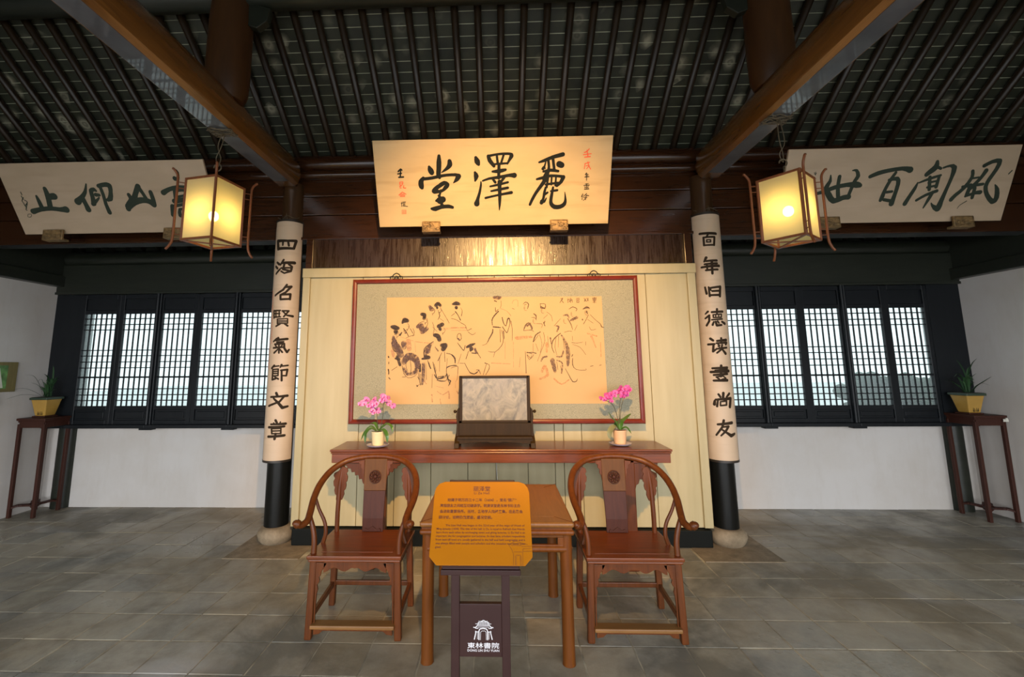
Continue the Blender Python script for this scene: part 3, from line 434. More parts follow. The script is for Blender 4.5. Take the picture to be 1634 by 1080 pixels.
# ------------------------------------------------------------------ setting: lattice windows
def window(n, xs, wsash, zo, xa, xb):
    w = struct('window_%d' % n)
    Y0, Y1 = 5.09, 5.13
    zt, zb = 2.238+zo, 1.152+zo
    MB().box(xa, xb, 5.03, 5.2, .905, .945).build('sill', M['sash'], w, bevel=.006)
    for x in xs:
        x1 = x+wsash; s = MB()
        s.box(x-.047, x, Y0, Y1, .94, 2.47).box(x1, x1+.047, Y0, Y1, .94, 2.47)
        s.box(x, x1, Y0, Y1, zt, zt+.045).box(x, x1, Y0, Y1, zb-.045, zb).box(x, x1, Y0, Y1, .94, .99).box(x, x1, Y0, Y1, 2.42, 2.475)
        s.box(x, x1, Y0-.006, Y1, 1.475+zo, 1.494+zo)
        sash = s.build('sash', M['sash'], w, bevel=.004, seg=1)
        MB().box(x, x1, Y0+.016, Y0+.03, .985, zb-.04).box(x, x1, Y0+.016, Y0+.03, zt+.04, 2.43).box(x+.03, x1-.03, Y0+.006, Y0+.02, 1.01, zb-.065).build('solid_panel', M['sash'], sash, bevel=.004, seg=1)
        l = MB(); bw = .0052
        for k in range(1, 6):
            xx = x+wsash*k/6; l.box(xx-bw, xx+bw, Y0+.014, Y0+.028, zb, zt)
        for z in (2.18, 2.11, 2.046, 1.802, 1.736, 1.664, 1.595, 1.349, 1.28, 1.216):
            l.box(x, x1, Y0+.012, Y0+.028, z+zo-bw, z+zo+bw)
        l.build('lattice', M['sash'], sash)
        MB().add([(x, Y0+.036, zb), (x1, Y0+.036, zb), (x1, Y0+.036, zt), (x, Y0+.036, zt)], [(0,1,2,3)]).build('pane', M['pane'], sash)
    return w
wp = .4802
posts = [-5.035, -4.075, -3.112, -2.15]
for k in range(3):
    w = window(k+1, [-4.988+wp*(2*k), -4.988+wp*(2*k+1)], .383, 0, posts[k], posts[k+1])
    MB().tube([(posts[k+1]-.012, 5.075, .93), (posts[k+1]-.012, 5.075, 2.49)], .020, 10).tube([(posts[k+1]+.022, 5.08, .93), (posts[k+1]+.022, 5.08, 2.49)], .013, 10).box(posts[k+1]-.07, posts[k+1]+.07, 5.04, 5.12, .885, .91).build('meeting_post', M['sash'], w, smooth=True)
posr = [2.03, 2.98, 3.932, 4.885]
for k in range(3):
    w = window(k+4, [2.079+.4735*(2*k), 2.079+.4735*(2*k+1)], .387, -.024, posr[k], posr[k+1])
    MB().tube([(posr[k]-.012, 5.075, .93), (posr[k]-.012, 5.075, 2.49)], .020, 10).tube([(posr[k]+.022, 5.08, .93), (posr[k]+.022, 5.08, 2.49)], .013, 10).box(posr[k]-.07, posr[k]+.07, 5.04, 5.12, .885, .91).build('meeting_post', M['sash'], w, smooth=True)
for x0, x1 in ((XL, -5.03), (4.885, XR)):
    MB().box(x0, x1, 5.09, 5.13, .9, 2.5).box(x0 if x0 == XL else XR-.16, XL+.16 if x0 == XL else x1, 5.13, 5.22, .9, 2.5).build('window_jamb', M['sash'], kind='structure')

# ------------------------------------------------------------------ setting: columns, beams, partition
def column(x, y, r, z0, z1, tilt, name='column', zsplit=2.7, bm='column', tm='column_top'):
    m = MB(); n = 32; prof = [(z0, r*1.02), (zsplit, r*.99), (z1, r*.97)]
    vs = [(x+tilt*(z-1.6)+rr*math.cos(2*PI*j/n), y+rr*math.sin(2*PI*j/n), z) for z, rr in prof for j in range(n)]
    m.add(vs[:2*n], [(j, (j+1)%n, (j+1)%n+n, j+n) for j in range(n)]); m.mi = 1
    m.add(vs[n:], [(j, (j+1)%n, (j+1)%n+n, j+n) for j in range(n)]+[tuple(n+j for j in range(n))])
    return m.build(name, [M[bm], M[tm]], None, smooth=True, kind='structure')
colL = column(-2.10, 4.267, .106, .13, 3.45, 0)
colR = column(2.035, 4.267, .106, .13, 3.45, 0)
for c, x in ((colL, -2.085), (colR, 2.03)):
    MB().lathe([(.115, 0), (.13, .008), (.152, .04), (.163, .078), (.155, .11), (.132, .135), (.115, .142)], 28, (x, 4.25, 0)).build('stone_drum', M['drum'], c, smooth='all')
column(-5.12, 5.215, .10, 0, 2.6, 0, bm='dark_beam', tm='dark_beam'); column(5.04, 5.215, .10, 0, 2.6, 0, bm='dark_beam', tm='dark_beam')
def prof_beam(x, w=1.0):
    half = [(.075, 3.388), (.105, 3.415), (.122, 3.47), (.125, 3.53), (.112, 3.60), (.085, 3.655), (.045, 3.685)]
    return [(x+a*w, z) for a, z in half]+[(x-a*w, z) for a, z in reversed(half)]
for x in (-2.105, 2.068):
    o = MB().prism(prof_beam(x), -1.9, 4.12, 'y').build('long_roof_beam', M['beam'], smooth=30, kind='structure')
    MB().add([(x-.07, -1.88, 3.3872), (x+.07, -1.88, 3.3872), (x+.07, 4.0, 3.3872), (x-.07, 4.0, 3.3872)], [(0,1,2,3)]).build('worn_daylit_underside', M['underside'], o)  # worn lower face, with the windows' bluish reflection put into its colour
    MB().prism([(y, z) for y, z in ((4.10, 3.40), (4.3, 3.42), (4.3, 3.62), (4.10, 3.68))], x-.07, x+.07, 'x').build('beam_tenon', M['lacquer'], o, bevel=.01)
    MB().lathe([(.125, 3.66), (.152, 3.74), (.158, 3.9), (.155, 4.35), (.148, 4.50)], 28, (x-.02 if x < 0 else x+.03, 3.12, 0)).build('short_post', M['post'], kind='structure', smooth=True)
    s = 1 if x < 0 else -1
    MB().prism([(x+s*.12, 4.30), (x+s*.20, 4.27), (x+s*.28, 4.33), (x+s*.30, 4.44), (x+s*.12, 4.50)], 3.09, 3.15, 'y').build('purlin_bracket', M['dark_beam'], o, bevel=.006)
pur = MB().tube([(XL, 4.267, 3.68), (XR, 4.267, 3.68)], .088, 24).build('column_purlin', M['lacquer'], smooth=True, kind='structure')
MB().tube([(XL, 4.225, 3.545), (XR, 4.225, 3.545)], .045, 16).build('lower_moulding', M['lacquer'], pur, smooth=True)
MB().tube([(XL, 3.12, 4.57), (XR, 3.12, 4.57)], .10, 24).build('upper_purlin', M['dark_beam'], smooth=True, kind='structure')
cb = MB().box(XL, -2.0, 4.25, 4.40, 2.865, 2.925).box(-2.0, 1.95, 4.225, 4.40, 2.862, 2.892).box(1.95, XR, 4.25, 4.40, 2.845, 2.925).build('cross_beam', M['lacquer'], kind='structure', bevel=.006)
MB().add([(XL, 4.255, 2.8635), (-2.02, 4.255, 2.8635), (-2.02, 4.4, 2.8635), (XL, 4.4, 2.8635)], [(0,1,2,3)]).add([(1.97, 4.255, 2.8435), (XR, 4.255, 2.8435), (XR, 4.4, 2.8435), (1.97, 4.4, 2.8435)], [(0,1,2,3)]).build('worn_daylit_underside', M['underside'], cb)  # window light on the cross beam's lower face, painted as grey quads
z = 2.892
for dz in (.235, .2, .22):
    MB().box(XL, XR, 4.255, 4.38, z+.003, z+dz-.003).build('beam_board', M['lacquer'], cb, bevel=.006); z += dz
pt = struct('partition_wall')
MB().box(-1.93, 1.90, 4.24, 4.28, 2.57, 2.862).build('glossy_board', M['gloss'], pt, kind='structure')
MB().box(-1.92, -1.85, 4.205, 4.26, 2.55, 2.865).box(1.815, 1.885, 4.205, 4.26, 2.55, 2.865).build('side_batten', M['lacquer'], pt, bevel=.004)
MB().box(-1.92, 1.885, 4.15, 4.22, 2.458, 2.55).build('top_rail', M['cream'], pt, bevel=.005)
MB().box(-1.915, -1.845, 4.155, 4.22, .157, 2.458).build('stile', M['cream'], pt, bevel=.005)
MB().box(1.80, 1.877, 4.155, 4.22, .157, 2.458).build('stile', M['cream'], pt, bevel=.005)
seams = [-1.85, -1.325, -.98, -.641, -.30, -.04, .253, .50, .583, .75, 1.06, 1.41, 1.805]
for a, b in zip(seams, seams[1:]):
    MB().box(a+.0022, b-.0022, 4.18, 4.21, .155, 2.458).build('plank', M['cream'], pt, bevel=.0025, seg=1)
MB().box(-1.89, 1.85, 4.13, 4.24, .005, .148).build('threshold', M['threshold'], pt, bevel=.008)
MB().box(-1.91, 1.87, 4.212, 4.23, .14, 2.57).build('backing', M['dark_beam'], pt)

# ------------------------------------------------------------------ setting: roof
ceil = struct('ceiling')
def onroof(s, n): return (4.267-s*CT+n*ST, 3.772+s*ST+n*CT)
nr = range(-27, 27); sp = .1949; X0 = .0449
raf = MB(); a = onroof(-1.42, .018); b = onroof(1.50, .018)
raf.tube([(0, a[0], a[1]), (0, b[0], b[1])], .032, 10); rme = raf.mesh('rafter'); rme.materials.append(M['rafter'])
rme.polygons.foreach_set('use_smooth', [True]*len(rme.polygons))
up = MB()
for i in nr:
    x = X0+i*sp
    if XL < x < XR:
        o = link('rafter', rme, ceil); o.location.x = x
        up.beam((x, 3.14, 4.68), (x, 1.5, 6.12), .07, .07)
up.build('upper_rafters', M['rafter'], ceil, kind='stuff')
# one bed of mortar behind the bricks
q = [onroof(-1.5, .0525), onroof(1.52, .0525)]
MB().add([(XL, q[0][0], q[0][1]), (XR, q[0][0], q[0][1]), (XR, q[1][0], q[1][1]), (XL, q[1][0], q[1][1]), (XL, q[0][0], q[0][1]+.1), (XR, q[0][0], q[0][1]+.1), (XR, q[1][0], q[1][1]+.1), (XL, q[1][0], q[1][1]+.1)],
    [(0,3,2,1),(4,5,6,7),(0,1,5,4),(2,3,7,6)]).build('mortar_bed', M['mortar'], ceil)
bl = []
for i in range(-28, 27):
    for k in range(-16, 17):
        s = .0315+.0925*k; x = X0+(i+.5)*sp+((i*7+k*3) % 5-2)*.004
        y, zz = onroof(s+.046, .05)
        if x < XL or x > XR or s < -1.5 or s > 1.5: continue
        v = cam_visible((x, y, zz), 5); bl.append((0 if v else 1, x*x+y*y+(zz-1.6)**2, x, s))
bl.sort(); bv = []
for t in range(3):
    m = MB(); g = .0022+.0006*t; j = (t-1)*.0012
    y0, z0 = -(g)*CT+.05*ST, g*ST+.05*CT; L = .0925-g
    p = lambda s, n: (-s*CT+n*ST, s*ST+n*CT)
    A, B, Cc, D = p(g, .05), p(L, .05+j), p(L, .075), p(g, .075)
    m.add([(-.094, *A), (.094, *A), (.094, *B), (-.094, *B), (-.094, *D), (.094, *D), (.094, *Cc), (-.094, *Cc)], [(0,3,2,1),(4,5,6,7),(0,1,5,4),(1,2,6,5),(2,3,7,6),(3,0,4,7)])
    me = m.mesh('roof_brick'); me.materials.append(M['brick']); bv.append(me)
rest = MB()
for k, (v, d, x, s) in enumerate(bl):
    if k < 300:
        o = link('roof_brick', bv[k % 3], ceil); o.location = (x, 4.267-s*CT, 3.772+s*ST)
    else:
        st = len(rest.v); src = bv[k % 3]
        rest.add([(vv.co.x+x, vv.co.y+4.267-s*CT, vv.co.z+3.772+s*ST) for vv in src.vertices], [(0,3,2,1),(4,5,6,7),(0,1,5,4),(1,2,6,5),(2,3,7,6),(3,0,4,7)])
rest.build('roof_bricks_beyond', M['brick'], ceil, kind='stuff')
MB().prism([(3.2, 4.70), (1.5, 6.17), (-2.6, 3.15), (-2.6, 3.3), (1.5, 6.4), (3.2, 4.95)], XL-.2, XR+.2, 'x').build('upper_roof_deck', M['dark_beam'], ceil, kind='structure')

# ------------------------------------------------------------------ outdoors
og = struct('outdoor_ground'); MB().box(-30, 30, -30, -2.3, -.3, -.12).build('paving', M['paving'], og, kind='structure'); MB().box(-30, 30, 5.4, 40, -.3, -.12).build('gravel', M['gravel'], og, kind='structure')
rg = random.Random(3); hm = MB()
for k in range(760):
    cx, cy, cz = rg.uniform(4.55, 7.0), rg.uniform(5.75, 6.1), rg.uniform(-.1, 1.40)
    hm.sphere((cx, cy, cz), rg.uniform(.07, .13), 6, 4, (1, .8, .8))
tag(hm.build('hedge', M['hedge'], kind='stuff'), 'dark green hedge outside the right-hand lattice window', 'hedge')

# ------------------------------------------------------------------ brush strokes and printed text
def brush(key, fn, name, mat, parent, sm=2, pad=.002):
    S = []
    for st in STROKES[key].split('|'):
        v = [float(x)/1000 for x in st.split()]; P = [Vector(v[i:i+3]) for i in range(0, len(v), 3)]
        if len(P) > 2 and sm > 1: P = spline(P, sm)
        if sm == 1:                                   # short steps so the ink follows the curved board
            D = [P[0]]
            for a, b in zip(P, P[1:]):
                k = max(1, int((Vector((b.x-a.x, b.y-a.y)).length)/.007)); D += [a+(b-a)*(i/k) for i in range(1, k+1)]
            P = D
        S.append(P)
    # strokes that touch or nearly touch make one character or figure
    B = [(min(p.x-p.z/2 for p in P)-pad, max(p.x+p.z/2 for p in P)+pad, min(p.y-p.z/2 for p in P)-pad, max(p.y+p.z/2 for p in P)+pad) for P in S]
    g = list(range(len(S)))
    def root(a):
        while g[a] != a: a = g[a]
        return a
    for a in range(len(S)):
        for b in range(a):
            if B[a][0] < B[b][1] and B[b][0] < B[a][1] and B[a][2] < B[b][3] and B[b][2] < B[a][3]: g[root(a)] = root(b)
    for c in sorted(set(root(a) for a in range(len(S)))):
        m = MB(); dd = 0
        for a, P in enumerate(S):
            if root(a) != c: continue
            for i, p in enumerate(P):
                r = max(p.z, .0008)/2; n = 10 if r > .004 else 6
                dd = (dd+1) % 60; e = dd*9e-6; b = len(m.v); m.v += [fn(p.x+r*math.cos(2*PI*j/n), p.y+r*math.sin(2*PI*j/n), e) for j in range(n)]
                m.f.append(tuple(range(b, b+n))); m.m.append(0)
                if i:
                    q = P[i-1]; d = Vector((p.x-q.x, p.y-q.y))
                    if d.length < 1e-5: continue
                    d.normalize(); t = Vector((-d.y, d.x)); rq = max(q.z, .0008)/2; b = len(m.v); dd = (dd+1) % 60; e = dd*9e-6
                    m.v += [fn(q.x-t.x*rq, q.y-t.y*rq, e), fn(p.x-t.x*r, p.y-t.y*r, e), fn(p.x+t.x*r, p.y+t.y*r, e), fn(q.x+t.x*rq, q.y+t.y*rq, e)]
                    m.f.append((b, b+1, b+2, b+3)); m.m.append(0)
        m.build(name, mat, parent)
def text(body, u0, u1, v, h, fn, name, mat, parent, bold=0.0, xmax=True):
    c = bpy.data.curves.new('print', 'FONT'); c.body = body; c.size = 1; c.resolution_u = 2; c.offset = bold
    o = bpy.data.objects.new('print', c); COL.objects.link(o); me = bpy.data.meshes.new_from_object(o); bpy.data.objects.remove(o); bpy.data.curves.remove(c)
    xs = [p.co.x for p in me.vertices]; x0, x1 = min(xs), max(xs); sx = (u1-u0)/(x1-x0)
    for p in me.vertices: p.co = Vector(fn(u0+(p.co.x-x0)*sx, v+p.co.y*h))
    me.materials.append(mat); me.name = name
    return link(name, me, parent)
# ------------------------------------------------------------------ altar table
t = thing('altar_table', (-.01, 3.87, 0), 'long narrow red lacquered table along the cream partition', 'table')
MB().box(-1.386, 1.386, -.2, .21, .902, .92).box(-1.38, 1.38, -.194, .204, .886, .9).build('table_top', M['redwood_x'], t, bevel=.004)
MB().box(-1.374, 1.374, -.185, -.16, .812, .886).build('apron', M['redwood_x'], t, bevel=.005)
MB().box(-1.374, 1.374, .165, .19, .812, .886).box(-1.374, -1.35, -.16, .165, .812, .886).box(1.35, 1.374, -.16, .165, .812, .886).build('rear_apron', M['redwood_x'], t, bevel=.004)
for sx in (-1.04, 1.04):
    for y in (-.155, .16):
        MB().box(sx-.044, sx+.044, y-.03, y+.03, 0, .886).build('leg', M['redwood'], t, bevel=.008)
    MB().box(sx-.025, sx+.025, -.13, .135, .12, .17).box(sx-.022, sx+.022, -.13, .135, .62, .66).build('stretcher', M['redwood'], t, bevel=.004)
    for s in (-1, 1):
        e = [(0, .812), (.19, .812), (.185, .79), (.165, .785), (.16, .765), (.135, .765), (.125, .735), (.10, .74), (.095, .71), (.07, .715), (.062, .68), (.04, .685), (.03, .65), (.012, .64), (0, .60)]
        P = [(sx+s*(.044+a), b) for a, b in e]
        if s < 0: P = P[::-1]
        MB().prism(P, -.17, -.148, 'y').build('carved_spandrel', M['redwood'], t, bevel=.003)

# ------------------------------------------------------------------ horseshoe armchairs
def armchair():
    r = thing('horseshoe_armchair', (-.882, 3.0, 0), 'round-backed wooden armchair nearest the left column, seat facing the viewer', 'chair', 0, 'pair of horseshoe armchairs')
    w = M['redwood']
    MB().box(-.285, .285, -.235, .2, .452, .474).box(-.278, .278, -.228, .194, .436, .45).build('seat_frame', M['redwood_x'], r, bevel=.005)
    MB().box(-.222, .222, -.175, .145, .46, .4755).build('seat_panel', M['redwood_x'], r, bevel=.001)
    for s in (-1, 1):
        MB().beam((s*.268, -.195, 0), (s*.254, -.19, .44), .042, .04).build('leg', w, r, bevel=.008)
        m = MB().beam((s*.268, .178, 0), (s*.252, .17, .44), .04, .04)
        m.build('leg', w, r, bevel=.008)
        MB().tube(spline([(s*.25, .168, .46), (s*.25, .17, .6), (s*.245, .18, .76), (s*.232, .19, .905)], 4), .016, 10).build('rear_post', w, r, smooth=True)
        # carved side flanges of the rear post
        e = [(.014, .90), (.045, .885), (.05, .865), (.04, .85), (.05, .83), (.047, .80), (.038, .79), (.042, .77), (.036, .745), (.026, .735), (.028, .71), (.014, .675)]
        for q in (-1, 1):
            P = [(s*.24+q*a, b+(.0 if q*s < 0 else -.03)) for a, b in e]+[(s*.24, .675), (s*.24, .89)]
            if q < 0: P = P[::-1]
            MB().prism(P, .172, .186, 'y').build('post_flange', w, r, bevel=.002)
        MB().tube(spline([(s*.262, -.185, .47), (s*.262, -.182, .54), (s*.275, -.178, .61), (s*.305, -.172, .69)], 5), lerp_list([.018, .016, .014], 16), 10).build('front_post', w, r, smooth=True)
        MB().tube(spline([(s*.268, -.03, .472), (s*.252, -.03, .53), (s*.262, -.03, .60), (s*.30, -.035, .68), (s*.325, -.04, .755)], 5), lerp_list([.014, .012, .010], 21), 8).build('curved_side_post', w, r, smooth=True)
        # side flange of the front apron
        e = [(0, .425), (.07, .425), (.055, .40), (.036, .375), (.03, .35), (.022, .345), (.027, .325), (.02, .31), (.012, .30), (.018, .275), (.012, .25), (.008, .2), (.006, .09), (0, .09)]
        P = [(s*(.238-a), b) for a, b in e]
        if s > 0: P = P[::-1]
        MB().prism(P, -.205, -.192, 'y').build('apron_flange', w, r, bevel=.002)
        MB().beam((s*.262, -.18, .115), (s*.262, .165, .14), .022, .034).build('side_stretcher', w, r, bevel=.004)
        MB().beam((s*.255, -.17, .41), (s*.252, .15, .41), .014, .04).build('side_apron', w, r, bevel=.003)
    n = 33; top = []; bot = []
    for i in range(n):
        u = i/(n-1); x = -.19+.38*u; c = abs(2*u-1)
        zb = .392+.012*math.cos(c*PI*3)-.01*c
        if c < .12: zb -= .01*(1-c/.12)
        top.append((x, .438)); bot.append((x, zb))
    MB().band(top, bot, -.205, -.192).build('cusped_apron', w, r, bevel=.0015)
    MB().beam((-.255, .172, .145), (.255, .172, .145), .02, .03, side=(0, 1, 0)).build('rear_stretcher', w, r, bevel=.004)
    MB().box(-.25, .25, -.235, -.165, .07, .092).build('footrest', M['footrest'], r, bevel=.006)
    MB().prism([(-.235, .07), (-.235, .03), (-.20, .035), (-.18, .052), (.18, .052), (.20, .035), (.235, .03), (.235, .07)], -.21, -.195, 'y').build('footrest_apron', w, r, bevel=.002)
    H = [(-.345, -.262, .668), (-.322, -.245, .652), (-.302, -.205, .664), (-.308, -.15, .70), (-.325, -.06, .758), (-.322, .03, .822), (-.285, .115, .885), (-.21, .18, .932), (-.11, .212, .953), (0, .222, .96)]
    H = H+[(-x, y, z) for x, y, z in reversed(H[:-1])]
    P = spline(H, 6); k = len(P); rr = []
    for i in range(k):
        u = abs(2*i/(k-1)-1); rr.append(.0185+.003*math.sin(u*PI) + (.006 if u > .94 else 0))
    MB().tube(P, rr, 14).build('horseshoe_rail', w, r, smooth='all')
    for s in (-1, 1): MB().sphere((s*.343, -.262, .668), .0215, 14, 8, (1.15, 1.05, .92)).build('rounded_arm_tip', w, r, smooth='all')
    # splat
    def loft(lv, th, mat, name):
        m = MB()
        vs = []
        for z, y, hw in lv: vs += [(-hw, y, z), (hw, y, z), (hw, y+th, z), (-hw, y+th, z)]
        fs = [(0,3,2,1)]+[(4*i+a, 4*i+b, 4*i+4+b, 4*i+4+a) for i in range(len(lv)-1) for a, b in ((0,1),(1,2),(2,3),(3,0))]+[tuple(4*(len(lv)-1)+j for j in range(4))]
        return m.add(vs, fs).build(name, mat, r, bevel=.003)
    loft([(.473, .155, .072), (.56, .158, .073), (.65, .172, .075), (.735, .186, .077)], .012, M['splat'], 'splat')
    o = loft([(.735, .183, .078), (.8, .192, .079), (.87, .198, .08), (.945, .203, .08)], .014, M['splat_top'], 'splat_head'); o['label'] = 'lighter yellow-brown upper part of the splat'
    md = MB()
    Rm = Matrix.Translation((0, .187, .826)) @ Matrix.Rotation(-.08, 4, 'X')
    md.tube([(.039*math.cos(2*PI*i/24), 0, .041*math.sin(2*PI*i/24)) for i in range(25)], .0035, 6, False)
    rg = random.Random(5)
    for i in range(9):
        an = 2*PI*i/9; md.sphere((.026*math.cos(an), 0, .027*math.sin(an)), .008, 8, 5, (1, .5, 1.1))
        md.tube([(.012*math.cos(an+.5), -.001, .012*math.sin(an+.5)), (.022*math.cos(an+.9), -.003, .022*math.sin(an+.9)), (.034*math.cos(an+.6), -.001, .034*math.sin(an+.6))], .0028, 5)
    md.sphere((0, 0, 0), .013, 10, 6, (1, .5, 1)); md.xf(Rm)
    md.build('carved_medallion', M['splat'], r, smooth='all')
    MB().prism([(-.06, .478), (-.05, .5), (-.03, .49), (0, .512), (.03, .49), (.05, .5), (.06, .478)], .148, .156, 'y').build('splat_foot_carving', M['splat'], r, bevel=.002)
    for s in (-1, 1):
        e = [(.08, .935), (.125, .93), (.118, .91), (.105, .905), (.108, .885), (.095, .875), (.097, .85), (.086, .835), (.08, .80)]
        P = [(s*a, b) for a, b in e]
        if s > 0: P = P[::-1]
        MB().prism(P[::-1], .196, .208, 'y').build('splat_spandrel', w, r, bevel=.002)
    return r
ch = armchair()
c2 = copy_tree(ch); c2.location = (.783, 3.0, 0); c2['label'] = 'round-backed wooden armchair nearest the right column, seat facing the viewer'

# ------------------------------------------------------------------ square table
t = thing('square_table', (-.026, 2.97, 0), 'low square wooden table with a honey-coloured top between the two armchairs', 'table')
w = M['table_wood']
MB().box(-.43, .43, -.40, .40, .704, .734).build('table_top', M['table_top'], t, bevel=.013, seg=3)
MB().box(-.33, .33, -.30, .30, .70, .7352).build('top_panel', M['table_top'], t, bevel=.0006)
for a in (-1, 1):
    MB().beam((a*.33, -.3, .7345), (a*.43, -.4, .7345), .002, .0016).beam((a*.33, .3, .7345), (a*.43, .4, .7345), .002, .0016).build('mitre_line', M['redwood'], t)
MB().box(-.418, .418, -.388, .388, .69, .704).build('waist', w, t)
MB().box(-.43, .43, -.40, .40, .664, .692).build('lower_moulding', w, t, bevel=.012, seg=3)
for x in (-.385, .385):
    for y in (-.352, .352):
        MB().lathe([(.036, 0), (.034, .02), (.033, .3), (.034, .664)], 20, (x, y, 0)).build('leg', w, t, smooth=True)
def rail(y, ax):
    m = MB(); q = .352 if ax == 'x' else .385
    a0 = .385 if ax == 'x' else .352
    f = (lambda u, z: (u, y, z)) if ax == 'x' else (lambda u, z: (y, u, z))
    m.tube([f(-a0, .588), f(a0, .588)], .017, 12); rl = m.build('humped_rail', w, t, smooth=True)
    b = MB()
    def bx(u0, u1, z0, z1):
        if ax == 'x': b.box(u0, u1, y-.009, y+.009, z0, z1)
        else: b.box(y-.009, y+.009, u0, u1, z0, z1)
    bx(-a0, a0, .648, .666); bx(-a0, a0, .60, .613)
    n = 4; s0 = -a0+.03; pitch = (2*a0-.06)/3
    for k in range(n): bx(s0+pitch*k-.018, s0+pitch*k+.018, .61, .65)
    b.build('slotted_frieze', w, rl, bevel=.004)
rail(-.372, 'x'); rail(.372, 'x'); rail(-.405, 'y'); rail(.405, 'y')

# ------------------------------------------------------------------ framed painting
p = thing('framed_painting', (-.04, 4.05, 1.74), 'large red-framed ink painting of robed scholars on the cream partition', 'picture')
O_ = [(-1.344, .672), (1.336, .679), (1.340, -.669), (-1.344, -.667)]
cs = []
m = MB()
for (x, z), (sx, sz) in zip(O_, ((1, -1), (-1, -1), (-1, 1), (1, 1))):
    ring = [(0, .128), (0, .006), (.008, -.006), (.024, -.010), (.038, -.004), (.043, .008), (.043, .03)]
    cs.append([(x+sx*a, d, z+sz*a) for a, d in ring])
vs = [v for c in cs for v in c]; k = 7
m.add(vs, [(i*k+j, i*k+j+1, ((i+1) % 4)*k+j+1, ((i+1) % 4)*k+j) for i in range(4) for j in range(k-1)])
m.build('frame', M['frame_wood'], p, smooth=25)
MB().box(-1.31, 1.305, .012, .03, -.64, .645).build('silk_mount', M['silk'], p)
MB().add([(-1.015, .009, .496), (-1.005, .009, -.491), (1.012, .009, -.493), (.998, .009, .485), (-1.015, .013, .496), (-1.005, .013, -.491), (1.012, .013, -.493), (.998, .013, .485)],
    [(0,1,2,3),(7,6,5,4),(0,4,5,1),(1,5,6,2),(2,6,7,3),(3,7,4,0)]).build('painted_sheet', M['paper'], p)
brush('tint', lambda u, v, d: (u, .0085-d, v), 'pale_wash', M['tint'], p)
brush('wash', lambda u, v, d: (u, .0078-d, v), 'grey_wash', M['wash'], p)
brush('ink', lambda u, v, d: (u, .0070-d, v), 'ink_figure', M['sketch'], p)
for x in (-.938, .943):
    h = MB(); z = .675
    h.tube(spline([(x-.055, .05, z), (x-.058, .045, z+.025), (x-.035, .045, z+.035), (x-.025, .045, z+.05), (x, .045, z+.062), (x+.025, .045, z+.05), (x+.035, .045, z+.035), (x+.058, .045, z+.025), (x+.055, .05, z)], 4), .005, 6)
    for q in (-.028, 0, .028): h.tube([(x+q+.013*math.cos(a), .045, z+.018+.013*math.sin(a)) for a in [i*PI/5 for i in range(11)]], .003, 5)
    h.build('cloud_hanger', M['bronze'], p, smooth='all')

# ------------------------------------------------------------------ name boards
def plaque(name, loc, wid, hgt, vdir, label, mat, group=None):
    v = Vector((0, *vdir)).normalized(); nrm = Vector((1, 0, 0)).cross(v)   # towards the viewer
    r = thing('name_board', loc, label, 'sign', 0, group)
    f = lambda a, b, d=0: tuple(Vector((a, 0, 0))+v*b+nrm*d)
    m = MB(); W2 = wid/2
    m.add([f(-W2,0,-.022), f(W2,0,-.022), f(W2,hgt,-.022), f(-W2,hgt,-.022), f(-W2,0), f(W2,0), f(W2,hgt), f(-W2,hgt)], [(0,3,2,1),(4,5,6,7),(0,1,5,4),(1,2,6,5),(2,3,7,6),(3,0,4,7)])
    m.build('board', mat, r, bevel=.003)
    q = MB()
    for s in (-.6, .6):
        a = f(s*W2, hgt*.9, -.02); q.tube([a, (a[0], 4.2-loc[1], a[2]+.12)], .006, 6)
    q.build('tie_rod', M['bronze'], r)
    return r, f
r, f = plaque('name_board', (-.046, 4.0, 2.907), 2.16, .775, (-.325, .706), 'large ivory board with three bold black characters above the painting', M['plaque'])
brush('center_ink', lambda u, v, d: f(u, v, .0012+d), 'written_character', M['ink'], r); brush('center_red', lambda u, v, d: f(u, v, .0012+d), 'red_character', M['red_ink'], r)
r, fL = plaque('name_board', (-3.642, 4.0, 2.892), 1.951, .662, (-.34, .567), 'beige calligraphy board partly behind the left lantern', M['plaque_side'])
brush('left_ink', lambda u, v, d: fL(u, v, .0012+d), 'written_character', M['ink_green'], r)
r, fR = plaque('name_board', (3.59, 4.0, 2.872), 2.0, .655, (-.26, .6), 'beige calligraphy board partly behind the right lantern', M['plaque_side'])
brush('right_ink', lambda u, v, d: fR(u, v, .0012+d), 'written_character', M['ink_green'], r)
for x, z, wd, lab in ((-.628, 2.888, .17, 'carved gilt block under the left half of the ivory name board'), (.572, 2.885, .165, 'carved gilt block under the right half of the ivory name board'),
        (-4.30, 2.87, .20, 'carved block under the far left end of the left beige board'), (-3.11, 2.87, .19, 'carved block under the left beige board, behind the lantern'),
        (3.035, 2.868, .19, 'carved block under the right beige board, beside the lantern'), (4.22, 2.855, .18, 'carved block under the far right end of the right beige board')):
    b = thing('board_bracket', (x, 4.0, z), lab, 'bracket', 0, 'carved blocks carrying the name boards')
    MB().box(-wd/2, wd/2, -.045, -.024, -.05, .055).box(-wd/2, wd/2, -.03, .03, -.05, -.03).build('block', M['gilt'], b, bevel=.005)
    MB().beam((0, .02, -.03), (0, .27, .035), wd*.45, .03, side=(1, 0, 0)).build('support_arm', M['lacquer'], b, bevel=.004)
    c = MB(); rg = random.Random(int(x*100))
    for i in range(12): c.sphere((rg.uniform(-.4, .4)*wd, -.046, rg.uniform(-.035, .04)), .012, 8, 5, (1.6, .5, .8))
    c.tube([(-wd*.44, -.047, -.04), (wd*.44, -.047, -.04), (wd*.44, -.047, .045), (-wd*.44, -.047, .045), (-wd*.44, -.047, -.04)], .003, 5)
    c.build('relief', M['gilt'], b, smooth='all')

